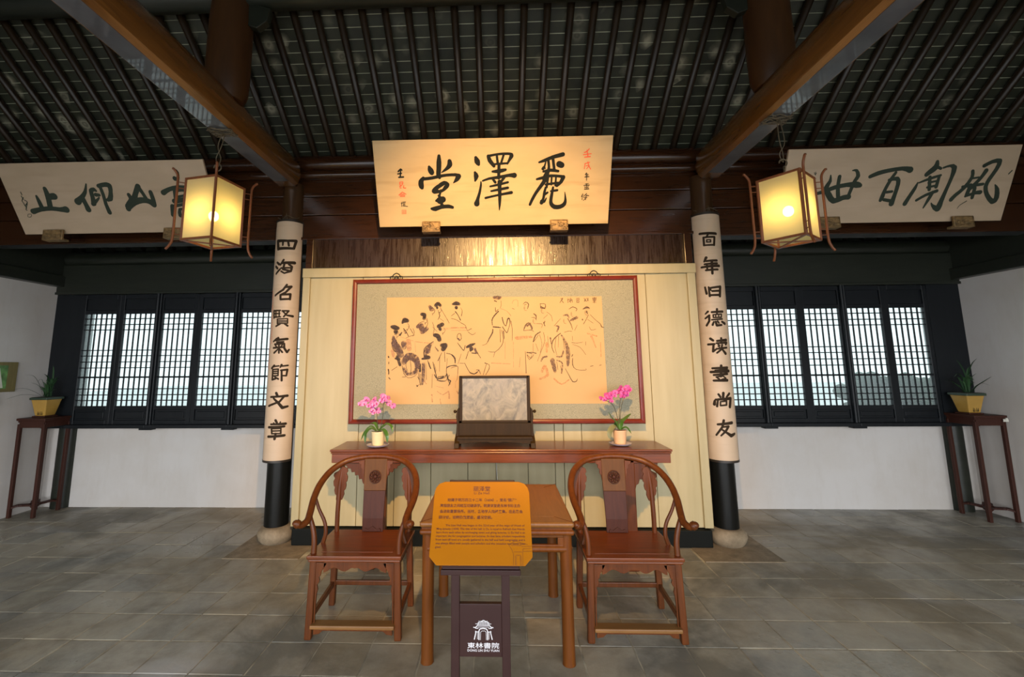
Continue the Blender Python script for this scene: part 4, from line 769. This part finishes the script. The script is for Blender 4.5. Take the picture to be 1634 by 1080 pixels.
# ------------------------------------------------------------------ couplet boards on the columns
def couplet(cx, tilt, s0, key, label, red=None):
    R_ = .135; z0, z1 = .735, 3.03; sp_ = .175
    r = thing('couplet_board', (cx, 4.267, 0), label, 'sign', 0, 'couplet boards on the columns')
    P = lambda th, rr, z: (tilt*(z-1.6)+rr*math.sin(th), -rr*math.cos(th), z)
    a0, a1 = (s0-sp_)/R_, (s0+sp_)/R_; n = 28
    def arc(r0, r1, z0, z1, mat, name, b0=a0, b1=a1, n=n):
        m = MB(); zs = [z0+(z1-z0)*i/6 for i in range(7)] if z1-z0 > 1 else [z0, z1]
        k = len(zs)
        vs = [P(b0+(b1-b0)*j/n, rr, z) for rr in (r0, r1) for z in zs for j in range(n+1)]
        w_ = n+1; o = k*w_
        fs = []
        for i in range(k-1):
            for j in range(n):
                a = i*w_+j; fs += [(o+a, o+a+1, o+a+w_+1, o+a+w_), (a, a+w_, a+w_+1, a+1)]
            fs += [(i*w_, o+i*w_, o+(i+1)*w_, (i+1)*w_), (i*w_+n, (i+1)*w_+n, o+(i+1)*w_+n, o+i*w_+n)]
        for j in range(n):
            fs += [(j, j+1, o+j+1, o+j), ((k-1)*w_+j, o+(k-1)*w_+j, o+(k-1)*w_+j+1, (k-1)*w_+j+1)]
        return m.add(vs, fs).build(name, mat, r, smooth=35)
    arc(.117, R_, z0, z1, M['couplet'], 'curved_board')
    e = MB()
    arc(.116, R_+.003, z1, z1+.022, M['couplet_edge'], 'edge_trim'); arc(.116, R_+.003, z0-.02, z0, M['couplet_edge'], 'edge_trim')
    arc(.116, R_+.002, z0-.02, z1+.022, M['couplet_edge'], 'edge_trim', a1, a1+.09, 2); arc(.116, R_+.002, z0-.02, z1+.022, M['couplet_edge'], 'edge_trim', a0-.09, a0, 2)
    brush(key, lambda u, v, d: P(u/R_, R_+.0011+d, v), 'written_character', M['ink_brown'], r, 1, .006)
    if red: brush(red, lambda u, v, d: P(u/R_, R_+.0011+d, v), 'small_red_inscription', M['red_ink'], r, 1, .012)
    h = MB()
    h.tube([P(a,   .118+.02*math.sin(3*a), z1+.05+.015*math.cos(5*a)) for a in [-1.2+2.4*i/20 for i in range(21)]], .0035, 5)
    h.tube([P(.1, .12, z1+.02), P(0, .112, z1+.09), P(-.1, .12, z1+.02)], .003, 5)
    h.build('hanging_wire', M['wire'], r, smooth='all')
couplet(-2.115, 0, .012, 'couplet_left', 'tall curved cream board of black characters on the left column', 'couplet_left_red')
couplet(2.05, 0, -.012, 'couplet_right', 'tall curved cream board of black characters on the right column')

# ------------------------------------------------------------------ lanterns
def lantern(cx, cy, zt, zb, ro, label, hookz=3.39, bx=None, bz=0):
    r = thing('square_lantern', (cx, cy, zb), label, 'lantern', 0, 'square paper lanterns under the long beams')
    h = .187; H = zt-zb; A = [ro-PI/2+PI/2*k for k in range(4)]
    C = [Vector((h*math.cos(a), h*math.sin(a), 0)) for a in A]; Z = Vector((0, 0, 1))
    w = M['lantern_wood']
    for c in C: MB().beam(c, c+Z*H, .017, .017, side=(c.x, c.y, 0)).build('corner_post', w, r, bevel=.002)
    for i in range(4):
        a, b = C[i], C[(i+1) % 4]; d = (b-a).normalized(); nrm = Vector((d.y, -d.x, 0))
        MB().beam(a+Z*.008, b+Z*.008, .016, .016, side=tuple(nrm)).build('bottom_rail', w, r, bevel=.002)
        MB().beam(a+Z*(H-.008), b+Z*(H-.008), .016, .016, side=tuple(nrm)).build('top_rail', w, r, bevel=.002)
        o = nrm*.001; MB().add([a+o+Z*.014, b+o+Z*.014, b+o+Z*(H-.014), a+o+Z*(H-.014)], [(0,1,2,3)]).build('paper_pane', M['lpaper'], r)
        # bent outrigger bar with rungs
        q = a.normalized(); pts = [a+q*.085+Z*(-.075), a+q*.064+Z*(-.04), a+q*.05+Z*.02, a+q*.05+Z*(H*.5), a+q*.05+Z*(H-.05), a+q*.054+Z*(H+.01), a+q*.078+Z*(H+.05), a+q*.09+Z*(H+.055)]
        arm = MB().tube(spline(pts, 5), .0085, 8).build('outrigger_bar', w, r, smooth='all')
        g = MB()
        for z in (.04, .085, H-.085, H-.04): g.tube([a+Z*z, a+q*.05+Z*z], .0035, 6)
        g.build('rungs', w, arm)
    x = MB(); x.beam(C[0]+Z*.002, C[2]+Z*.002, .014, .008, side=(0,1,0)); x.beam(C[1]+Z*.002, C[3]+Z*.002, .014, .008, side=(0,1,0)); x.build('bottom_brace', w, r)
    x = MB(); x.beam(C[0]+Z*(H-.008), C[2]+Z*(H-.008), .012, .008, side=(0,1,0)); x.beam(C[1]+Z*(H-.008), C[3]+Z*(H-.008), .012, .008, side=(0,1,0)); x.build('top_brace', w, r)
    MB().sphere((0, 0, bz-zb), .034, 16, 10, (1, 1, 1.15)).build('bulb', M['bulb'], r, smooth='all')
    MB().lathe([(.017, 0), (.017, .05), (.01, .055)], 12, (0, 0, bz-zb+.036)).tube([(0, 0, bz-zb+.09), (0, 0, H)], .003, 6).build('lamp_socket', M['bulb_socket'], r, smooth=True)
    k = MB(); top = Vector((bx-cx, 0, hookz-zb))
    k.tube([(0, 0, H), (0, 0, H+.10)], .0045, 6)
    k.tube([(.028*math.cos(a), 0, H+.125+.028*math.sin(a)) for a in [-1.4+4.6*i/14 for i in range(15)]], .005, 6)
    k.tube(spline([(0, 0, H+.13), (.012, .01, H+.2), (-.01, 0, H+.3), tuple(top)], 4), .004, 6)
    k.tube(spline([(0, .01, H+.14), (-.018, 0, H+.2), (.02, -.01, H+.28), (top.x+.02, 0, top.z)], 4), .0035, 6)
    k.build('hanging_hook', M['wire'], r, smooth='all')
    k = MB(); rg = random.Random(int(abs(cx)*10))
    for i in range(7):
        y = rg.uniform(-.06, .06); ww = rg.uniform(.08, .10)
        k.tube([(top.x+ww*math.cos(a), y+.02*math.sin(3*a+i), top.z-.004-.012*abs(math.sin(a*2+i))) for a in [2*PI*j/14 for j in range(15)]], .0035, 5)
    k.build('tangled_wire', M['wire'], r, smooth='all')
lantern(-2.126, 3.089, 2.974, 2.502, .583, 'lit square paper lantern hanging beside the left column', bx=-2.105, bz=2.715)
lantern(2.082, 3.083, 2.917, 2.448, -.128, 'lit square paper lantern hanging beside the right column', bx=2.068, bz=2.675)

# ------------------------------------------------------------------ table screen
s = thing('table_screen', (-.045, 3.84, .92), 'framed grey marble table screen on the long red table', 'screen')
w = M['screen_wood']
MB().box(-.305, .305, -.018, .018, .19, .212).box(-.295, .295, -.018, .018, .565, .587).box(-.305, -.277, -.018, .018, .19, .587).box(.277, .305, -.018, .018, .19, .587).build('screen_frame', w, s, bevel=.004)
MB().box(-.279, .279, -.008, .008, .21, .567).build('marble_slab', M['marble'], s)
MB().box(-.31, .31, -.012, .012, .075, .19).build('lower_panel', w, s, bevel=.004)
for q in (-1, 1):
    MB().prism([(q*.305, 0), (q*.335, 0), (q*.335, .09), (q*.328, .11), (q*.322, .2), (q*.33, .24), (q*.322, .30), (q*.306, .32)][::q], -.022, .022, 'y').build('side_upright', w, s, bevel=.003)
    MB().sphere((q*.34, 0, .285), .014, 10, 6).tube([(q*.322, 0, .285), (q*.335, 0, .285)], .007, 8).build('side_knob', w, s, smooth='all')
    MB().prism([(-.13, 0), (.10, 0), (.10, .03), (.07, .06), (.03, .085), (-.03, .085), (-.08, .07), (-.12, .04)], q*.315-.02, q*.315+.02, 'x').build('foot', w, s, bevel=.005)
n = 25; tp = [(-.315+.63*i/24, .085) for i in range(n)]; bt = [(-.315+.63*i/24, .03+.018*math.sin(PI*i/24)-(.008 if i in (11, 12, 13) else 0)) for i in range(n)]
MB().band(tp, bt, -.10, -.085).build('shaped_apron', w, s, bevel=.002)
MB().box(-.31, .31, -.11, -.08, .07, .09).box(-.3, .3, -.1, .02, .078, .088).build('base_rail', w, s, bevel=.003)

# ------------------------------------------------------------------ orchids
def strip(m, P, W, up=(0, 0, 1), fold=.25):
    P = [Vector(p) for p in P]; k = len(P); up = Vector(up); b = len(m.v)
    for i, p in enumerate(P):
        d = (P[min(i+1, k-1)]-P[max(i-1, 0)]).normalized(); s = d.cross(up)
        s = s.normalized() if s.length > 1e-3 else Vector((1, 0, 0)); n = s.cross(d).normalized(); w_ = W[i]/2
        m.v += [tuple(p-s*w_+n*w_*fold), tuple(p), tuple(p+s*w_+n*w_*fold)]
    for i in range(k-1):
        a = b+i*3; m.f += [(a, a+1, a+4, a+3), (a+1, a+2, a+5, a+4)]; m.m += [m.mi, m.mi]
    return m
def leaf_w(n, w): return [w*max(.04, math.sin(PI*min(1, (.06+.94*i/(n-1))))**.65) if i < n-1 else w*.04 for i in range(n)]
def flower_mesh(pm, seed):
    m = MB(); rg = random.Random(seed)
    for an, L, wd in ((90, .021, .017), (210, .020, .015), (330, .020, .015), (15, .024, .026), (165, .024, .026)):
        a = math.radians(an); d = Vector((math.cos(a), 0, math.sin(a)))
        P = [d*(L*t)+Vector((0, .004*math.sin(t*3)-.002*t, 0)) for t in (0, .3, .6, .85, 1)]
        strip(m, P, [wd*x for x in (.25, .8, 1, .75, .15)], (0, -1, 0), -.2)
    m.mi = 1; m.sphere((0, -.006, -.003), .0048, 8, 5, (1, 1, 1.4)); m.sphere((0, -.008, -.009), .004, 8, 5, (1.4, .8, .8))
    me = m.mesh('flower'); me.materials.append(M[pm]); me.materials.append(M['lip'])
    me.polygons.foreach_set('use_smooth', [True]*len(me.polygons)); return me
def orchid(loc, label, pot, pm, fl, stems, leaves, seed):
    r = thing('potted_orchid', loc, label, 'plant')
    MB().lathe([(.06, .004), (.085, .012), (.094, .022), (.09, .022), (.08, .016), (.02, .014)], 28).build('saucer', M['saucer'], r, smooth=50)
    MB().lathe([(.046, .016), (.050, .04), (.0565, .128), (.053, .128), (.05, .115), (.002, .112)], 28).build('pot', M[pot], r, smooth=50)
    MB().lathe([(.051, .110), (.03, .122), (.002, .124)], 16).build('soil', M['soil'], r, smooth=True)
    for P in stems: MB().tube(spline(P, 6), .0024, 6).build('flower_stem', M['stem'], r, smooth='all')
    for P, wd, mt in leaves:
        Q = spline(P, 5); strip(MB(), Q, leaf_w(len(Q), wd), (0, -.35, 1), .2).build('leaf', M[mt], r, smooth='all')
    rg = random.Random(seed); fm = [flower_mesh(pm, seed+i) for i in range(2)]
    for i, (x, z) in enumerate(fl):
        o = link('flower', fm[i % 2], r); o.location = (x, rg.uniform(-.045, .03), z)
        o.rotation_euler = (rg.uniform(-.5, .35), rg.uniform(-.5, .5), rg.uniform(-.7, .7)); o.scale = [rg.uniform(.9, 1.2)]*3
k = .0006
F = [((x-400)*k, .133+(780-y)*k*1.03) for x, y in ((135,425),(175,395),(205,415),(240,350),(262,372),(270,440),(310,400),(300,455),(345,352),(330,390),(355,430),(300,520),(335,500),(345,535),(400,530),(385,495),(435,310),(460,345),(490,320),(505,365),(440,380),(535,405),(560,430),(600,440),(625,455),(520,345),(380,410))]
orchid((-1.035, 3.80, .92), 'pink orchid in a pale cream pot left of the marble screen', 'pot_cream', 'petal', F,
    [[(0, 0, .12), (-.01, 0, .22), (-.02, -.01, .30), (-.07, -.01, .35), (-.14, -.01, .35)], [(.01, 0, .12), (.035, 0, .24), (.04, 0, .35), (.07, 0, .37), (.13, 0, .34)]],
    [([(-.01, 0, .13), (-.06, -.01, .17), (-.11, -.02, .12), (-.135, -.03, .06)], .028, 'leaf'), ([(-.01, -.02, .13), (-.05, -.04, .155), (-.09, -.05, .11), (-.095, -.05, .04)], .036, 'leaf'),
     ([(.01, -.02, .13), (.05, -.03, .145), (.085, -.04, .10), (.09, -.04, .04)], .036, 'leaf'), ([(.01, .0, .13), (.06, .0, .185), (.11, .0, .17), (.125, -.01, .12)], .03, 'leaf'),
     ([(0, .01, .13), (-.04, .03, .19), (-.09, .04, .18)], .03, 'leaf'), ([(0, 0, .13), (.04, .03, .17), (.08, .05, .19)], .03, 'leaf')], 11)
F = [((x-455)*k, .133+(775-y)*k*1.03) for x, y in ((230,368),(262,375),(285,345),(310,350),(305,320),(335,355),(345,300),(330,325),(385,290),(410,275),(395,320),(345,395),(455,290),(470,270),(490,240),(515,215),(545,232),(555,270),(585,215),(605,245),(630,240),(570,285),(510,330),(540,340),(575,320),(520,280))]
orchid((1.011, 3.85, .92), 'magenta orchid in a peach pot right of the marble screen', 'pot_peach', 'petal2', F,
    [[(0, 0, .12), (-.015, 0, .24), (-.04, 0, .32), (-.08, -.01, .36), (-.13, -.01, .375)], [(0, 0, .12), (.005, 0, .28), (.02, 0, .38), (.04, 0, .43), (.09, 0, .45)], [(0, 0, .12), (.02, 0, .3), (.045, 0, .38), (.07, 0, .41)]],
    [([(0, -.01, .13), (-.03, -.01, .19), (-.07, -.02, .23), (-.095, -.03, .28)], .05, 'leaf'), ([(0, -.01, .13), (.02, -.01, .19), (.06, -.02, .23), (.095, -.03, .265)], .05, 'leaf'),
     ([(-.01, -.02, .13), (-.05, -.03, .16), (-.09, -.04, .12), (-.10, -.04, .06)], .055, 'leaf_grey'), ([(.01, -.01, .13), (.05, -.02, .15), (.09, -.03, .10)], .032, 'leaf'),
     ([(0, .0, .13), (.05, .02, .145), (.10, .03, .13)], .016, 'leaf_grey'), ([(0, .01, .13), (-.02, .03, .17), (.03, .04, .21)], .04, 'leaf')], 23)

# ------------------------------------------------------------------ information stand
s = thing('information_stand', (-.095, 2.22, 0), 'amber notice board on a dark metal stand in front of the square table', 'sign')
vd = Vector((0, .21, .3127)).normalized(); nn = Vector((1, 0, 0)).cross(vd); b0 = Vector((0, -.10, .70))
g = lambda a, b, d=0: tuple(b0+Vector((a, 0, 0))+vd*b+nn*d)
w = M['sign_wood']
def slab(m, poly, d0, d1):
    n = len(poly); m.add([g(a, b, d0) for a, b in poly]+[g(a, b, d1) for a, b in poly], [tuple(range(n-1, -1, -1)), tuple(range(n, 2*n))]+[(i, (i+1) % n, (i+1) % n+n, i+n) for i in range(n)]); return m
tc = [(.2365-.05, .372), (.2365-.022, .362), (.2365-.006, .342), (.2365, .318)]
poly = [(-.2365+.035, 0), (.2365-.035, 0), (.2365, .035)]+tc[::-1]+[(-x, y) for x, y in tc]+[(-.2365, .035)]
slab(MB(), poly, 0, .008).build('notice_board', M['sign'], s, bevel=.0015)
slab(MB(), [(-.175, -.012), (.175, -.012), (.165, .385), (-.165, .385)], -.02, -.001).build('backing_tray', w, s, bevel=.003)
MB().box(-.18, .18, -.115, -.095, .665, .688).build('front_ledge', w, s, bevel=.003)
for x in (-.118, .112):
    MB().box(x-.019, x+.019, -.065, -.03, .012, .70).build('leg', w, s, bevel=.003)
    MB().box(x-.022, x+.022, -.17, .13, 0, .02).build('foot', w, s, bevel=.003)
MB().box(-.10, .094, -.06, -.035, .302, .522).build('logo_panel', w, s, bevel=.003)
MB().box(-.10, .094, -.06, -.035, .10, .125).build('cross_bar', w, s, bevel=.003)
gp = lambda u, v: g(u, v, .0088); pb = M['print_brown']
text('丽泽堂', -.042, .042, .327, .026, gp, 'printed_title', pb, s, .012)
text('Li Ze Hall', -.038, .038, .3105, .0155, gp, 'printed_subtitle', pb, s, .008)
for i, (u0, u1, tx) in enumerate(((-.168, .172, '始建于明万历三十二年（1604），堂名“丽泽”'), (-.203, .190, '意指朋友之间相互切磋讲学。明清该堂是东林书院主办'), (-.203, .200, '会讲的重要场所。当时，各地学人陆续来集，在此聚会'), (-.206, .052, '研讨论，论辩热烈至极，盛况空前。'))):
    text(tx, u0, u1, .277-.0268*i, .0162, gp, 'printed_paragraph', pb, s, .02)
EN = ['The Lize Hall was began in the 32nd year of the reign of Wanli of', 'Ming dynasty (1604). The title of the hall, Li Ze, is equal to Refresh that friends', 'learn from each other by exchanging views and giving lectures. Li Ze Hall is an',
    'important site for congregation and lectures. At that time, scholars respectively', 'from east till west are usually gathered in the hall and held congregate and it', 'was always filled with people and scholars and the occasion was never seen', 'grand.']
for i, tx in enumerate(EN):
    text(tx, -.170 if i == 0 else -.212, .206 if i < 6 else -.185, .163-.0155*i, .0118, gp, 'printed_paragraph', pb, s, .012)
a = MB()
def ln(m, P, wd, fn):
    for p_, q_ in zip(P, P[1:]):
        d = Vector((q_[0]-p_[0], q_[1]-p_[1])); t_ = Vector((-d.y, d.x)).normalized()*wd/2
        m.add([fn(p_[0]-t_.x, p_[1]-t_.y), fn(q_[0]-t_.x, q_[1]-t_.y), fn(q_[0]+t_.x, q_[1]+t_.y), fn(p_[0]+t_.x, p_[1]+t_.y)], [(0,1,2,3)])
cv = lambda x, y: ((x-560)/2130, (955-y)/2260)
for P in ([(875,955),(880,850),(860,800),(835,765),(870,745),(905,730),(960,745),(1020,760)], [(895,955),(895,870),(905,860),(945,860),(952,870),(952,955)], [(965,955),(970,830),(975,800),(1060,795)], [(975,825),(1060,822)], [(905,870),(905,955)], [(942,870),(942,955)], [(860,770),(960,770)], [(870,755),(950,752)], [(885,830),(965,830)], [(960,780),(1060,775)]):
    ln(a, [cv(*q_) for q_ in P], .0011, gp)
a.build('printed_arch_drawing', pb, s)
fp = lambda u, v: (u+.01, -.0606, v)
a = MB(); c = .000267; cq = lambda x, y: ((x-550)*c-.002, .522-(y-140)*c)
def qd(m, x0, x1, y0, y1): 
    (a0, b0_), (a1, b1_) = cq(x0, y1), cq(x1, y0); m.add([fp(a0, b0_), fp(a1, b0_), fp(a1, b1_), fp(a0, b1_)], [(0,1,2,3)])
for P, wd in (([(385,505),(420,510),(460,470),(470,430),(520,415),(555,395),(600,415),(645,430),(650,470),(690,505),(725,510)], 14), ([(480,700),(480,560),(495,530),(550,520),(610,530),(625,560),(628,700)], 16), ([(505,700),(508,580),(530,560),(585,560),(600,580),(605,700)], 6),
        ([(400,695),(425,600),(425,560)], 16), ([(705,695),(680,600),(680,560)], 16), ([(455,690),(455,570)], 7), ([(650,690),(650,570)], 7), ([(420,520),(470,520)], 12), ([(640,520),(700,520)], 12), ([(420,450),(690,450)], 8), ([(455,475),(655,475)], 10), ([(460,500),(650,500)], 8), ([(430,575),(480,575)], 12), ([(625,575),(680,575)], 12), ([(500,425),(610,425)], 10)):
    ln(a, [cq(*q_) for q_ in P], wd*c, fp)
for x in (480, 510, 545, 580, 615): qd(a, x, x+8, 400, 470)
a.build('arch_emblem', M['white_print'], s)
u0, v0 = cq(285, 828); u1, v1 = cq(820, 735)
text('東林書院', u0, u1, v0+.002, (v1-v0)*1.02, fp, 'emblem_characters', M['white_print'], s, .008)
u0, v0 = cq(285, 878); u1, v1 = cq(820, 840)
text('DONG LIN SHU YUAN', u0, u1, v0, .0135, fp, 'emblem_lettering', M['white_print'], s, .01)

# ------------------------------------------------------------------ plant stands and plants in the corners
def stand(loc, label, rz=0):
    r = thing('plant_stand', loc, label, 'stand', rz, 'tall plant stands in the corners'); w = M['stand_wood']; a = .125
    MB().box(-.165, .165, -.165, .165, 1.022, 1.048).build('top', w, r, bevel=.005)
    MB().box(-.152, .152, -.152, .152, 1.004, 1.022).build('waist', w, r)
    for sx in (-1, 1):
        MB().box(sx*.142-.008, sx*.142+.008, -.14, .14, .945, 1.006).build('apron', w, r, bevel=.003)
        MB().box(-.14, .14, sx*.142-.008, sx*.142+.008, .945, 1.006).build('apron', w, r, bevel=.003)
        for sy in (-1, 1):
            MB().beam((sx*a*1.08, sy*a*1.08, 0), (sx*.139, sy*.139, .985), .032, .032).build('leg', w, r, bevel=.004)
    m = MB()
    for k in range(4):
        P = [(-.13, -.13, .10), (-.07, -.105, .115), (0, -.05, .105), (.07, -.105, .115), (.13, -.13, .10)]
        st = len(m.v); Q = spline(P, 4)
        for p_, q_ in zip(Q, Q[1:]): m.beam(p_, q_, .022, .016, side=(0, 1, 0))
        m.xf(Matrix.Rotation(k*PI/2, 4, 'Z'), st)
    m.build('curved_stretchers', w, r)
    return r
stand((-5.17, 4.955, 0), 'tall dark wooden plant stand in the left corner below the window')
stand((5.045, 4.945, 0), 'tall dark wooden plant stand in the right corner below the window', .0)
def bladeplant(loc, label, seed, arcs, n, hgt):
    r = thing('potted_orchid_grass', loc, label, 'plant')
    MB().box(-.075, .075, -.075, .075, 0, .018).build('pot_tray', M['stand_wood'], r, bevel=.004)
    m = MB(); lv = [(.018, .058), (.05, .064), (.17, .085), (.20, .092)]
    vs = [(sx*a, sy*a, z) for z, a in lv for sx, sy in ((-1,-1),(1,-1),(1,1),(-1,1))]
    m.add(vs, [(0,3,2,1)]+[(4*i+p_, 4*i+q_, 4*i+4+q_, 4*i+4+p_) for i in range(3) for p_, q_ in ((0,1),(1,2),(2,3),(3,0))]+[(12,13,14,15)])
    pot = m.build('pot', M['pot_ochre'], r, bevel=.008)
    b = MB()
    for x, h in ((-.02, .05), (-.005, .035), (.015, .055), (.03, .04)): b.box(x-.002, x+.002, -.0665-.001*h*20, -.06, .03, .03+h)
    b.build('painted_bamboo', M['ink'], pot)
    MB().box(-.102, .102, -.102, .102, .195, .222).build('pot_rim', M['pot_rim'], r, bevel=.006)
    MB().box(-.09, .09, -.09, .09, .2, .225).build('soil', M['soil'], r)
    rg = random.Random(seed)
    for i in range(n):
        if i < len(arcs): dx, dy, h, L = arcs[i]
        else:
            an = rg.uniform(0, 2*PI); rr = rg.uniform(.03, .19); dx, dy = rr*math.cos(an)*.8, rr*math.sin(an)*.6-.06; h = rg.uniform(.5, 1)*hgt; L = rg.uniform(-.06, .02)
        x0, y0 = rg.uniform(-.03, .03), rg.uniform(-.03, .03)
        P = [(x0, y0, .215), (x0+dx*.25, y0+dy*.25, .215+h*.55), (x0+dx*.6, y0+dy*.6, .215+h*.95), (x0+dx, y0+dy, .215+h+L)]
        Q = spline(P, 4); wd = rg.uniform(.014, .024)
        strip(MB(), Q, leaf_w(len(Q), wd), (0, 0, 1) if abs(dx) > .05 else (0, 1, 0), .25).build('leaf', M['leaf_dark'], r, smooth='all')
    return r
tag(MB().box(5.196, 5.212, 4.78, 4.81, 1.006, 1.024).box(5.16, 5.212, 4.776, 4.7795, .985, 1.012).build('paper_label', M['cord']), 'small white paper label stuck on the front corner of the right plant stand', 'label')
bladeplant((-5.17, 4.94, 1.048), 'bladed plant in an ochre pot on the left corner stand', 4, [(-.15, -.26, .12, -.03), (-.14, -.10, .26, .0), (-.02, 0, .30, .06), (.14, 0, .22, .02), (.22, -.02, .10, .0), (-.12, 0, .24, .03), (-.16, -.30, .05, -.05), (.02, 0, .24, .04)], 22, .22)
bladeplant((4.99, 4.93, 1.048), 'bladed plant in an ochre pot on the right corner stand', 9, [(.16, 0, .32, .05), (.22, -.02, .13, .05), (-.10, 0, .30, .06), (-.14, 0, .22, -.05), (.05, 0, .24, .04), (-.30, -.05, .14, .0), (.14, -.02, .17, .04)], 20, .22)

# ------------------------------------------------------------------ left wall decorations, loose cord
q = thing('picture_board', (XL, 4.58, 1.5), 'tan wooden board with a green picture high on the left wall', 'picture')
MB().box(.0, .022, -.62, .16, -.155, .165).build('board', M['poster_frame'], q, bevel=.004)
MB().box(.022, .025, -.55, .06, -.12, .13).build('green_print', M['poster'], q)
MB().prism([(.03, -.11), (-.02, .10), (-.06, .11), (-.01, -.11)], .0252, .0262, 'x').build('pale_stripe', M['cord'], q)
for y, z, r_, lab in ((4.50, 1.25, .105, 'upper round brown wooden disc below the picture board'), (4.50, 1.045, .095, 'lower round brown wooden disc below the picture board')):
    tag(MB().lathe([(r_, 0), (r_, .02), (r_*.9, .026)], 28).xf(Matrix.Translation((XL, y, z)) @ Matrix.Rotation(PI/2, 4, 'Y')).build('wooden_disc', M['poster_frame'], smooth=40), lab, 'ornament', 'discs on the left wall')
tag(MB().tube(spline([(-.034, 4.15, .86), (-.036, 4.15, .7), (-.03, 4.148, .5), (-.034, 4.11, .16), (-.05, 4.08, .01)], 5), .004, 6).build('hanging_cord', M['cord'], smooth='all'), 'thin pale cord hanging behind the long table', 'cord')
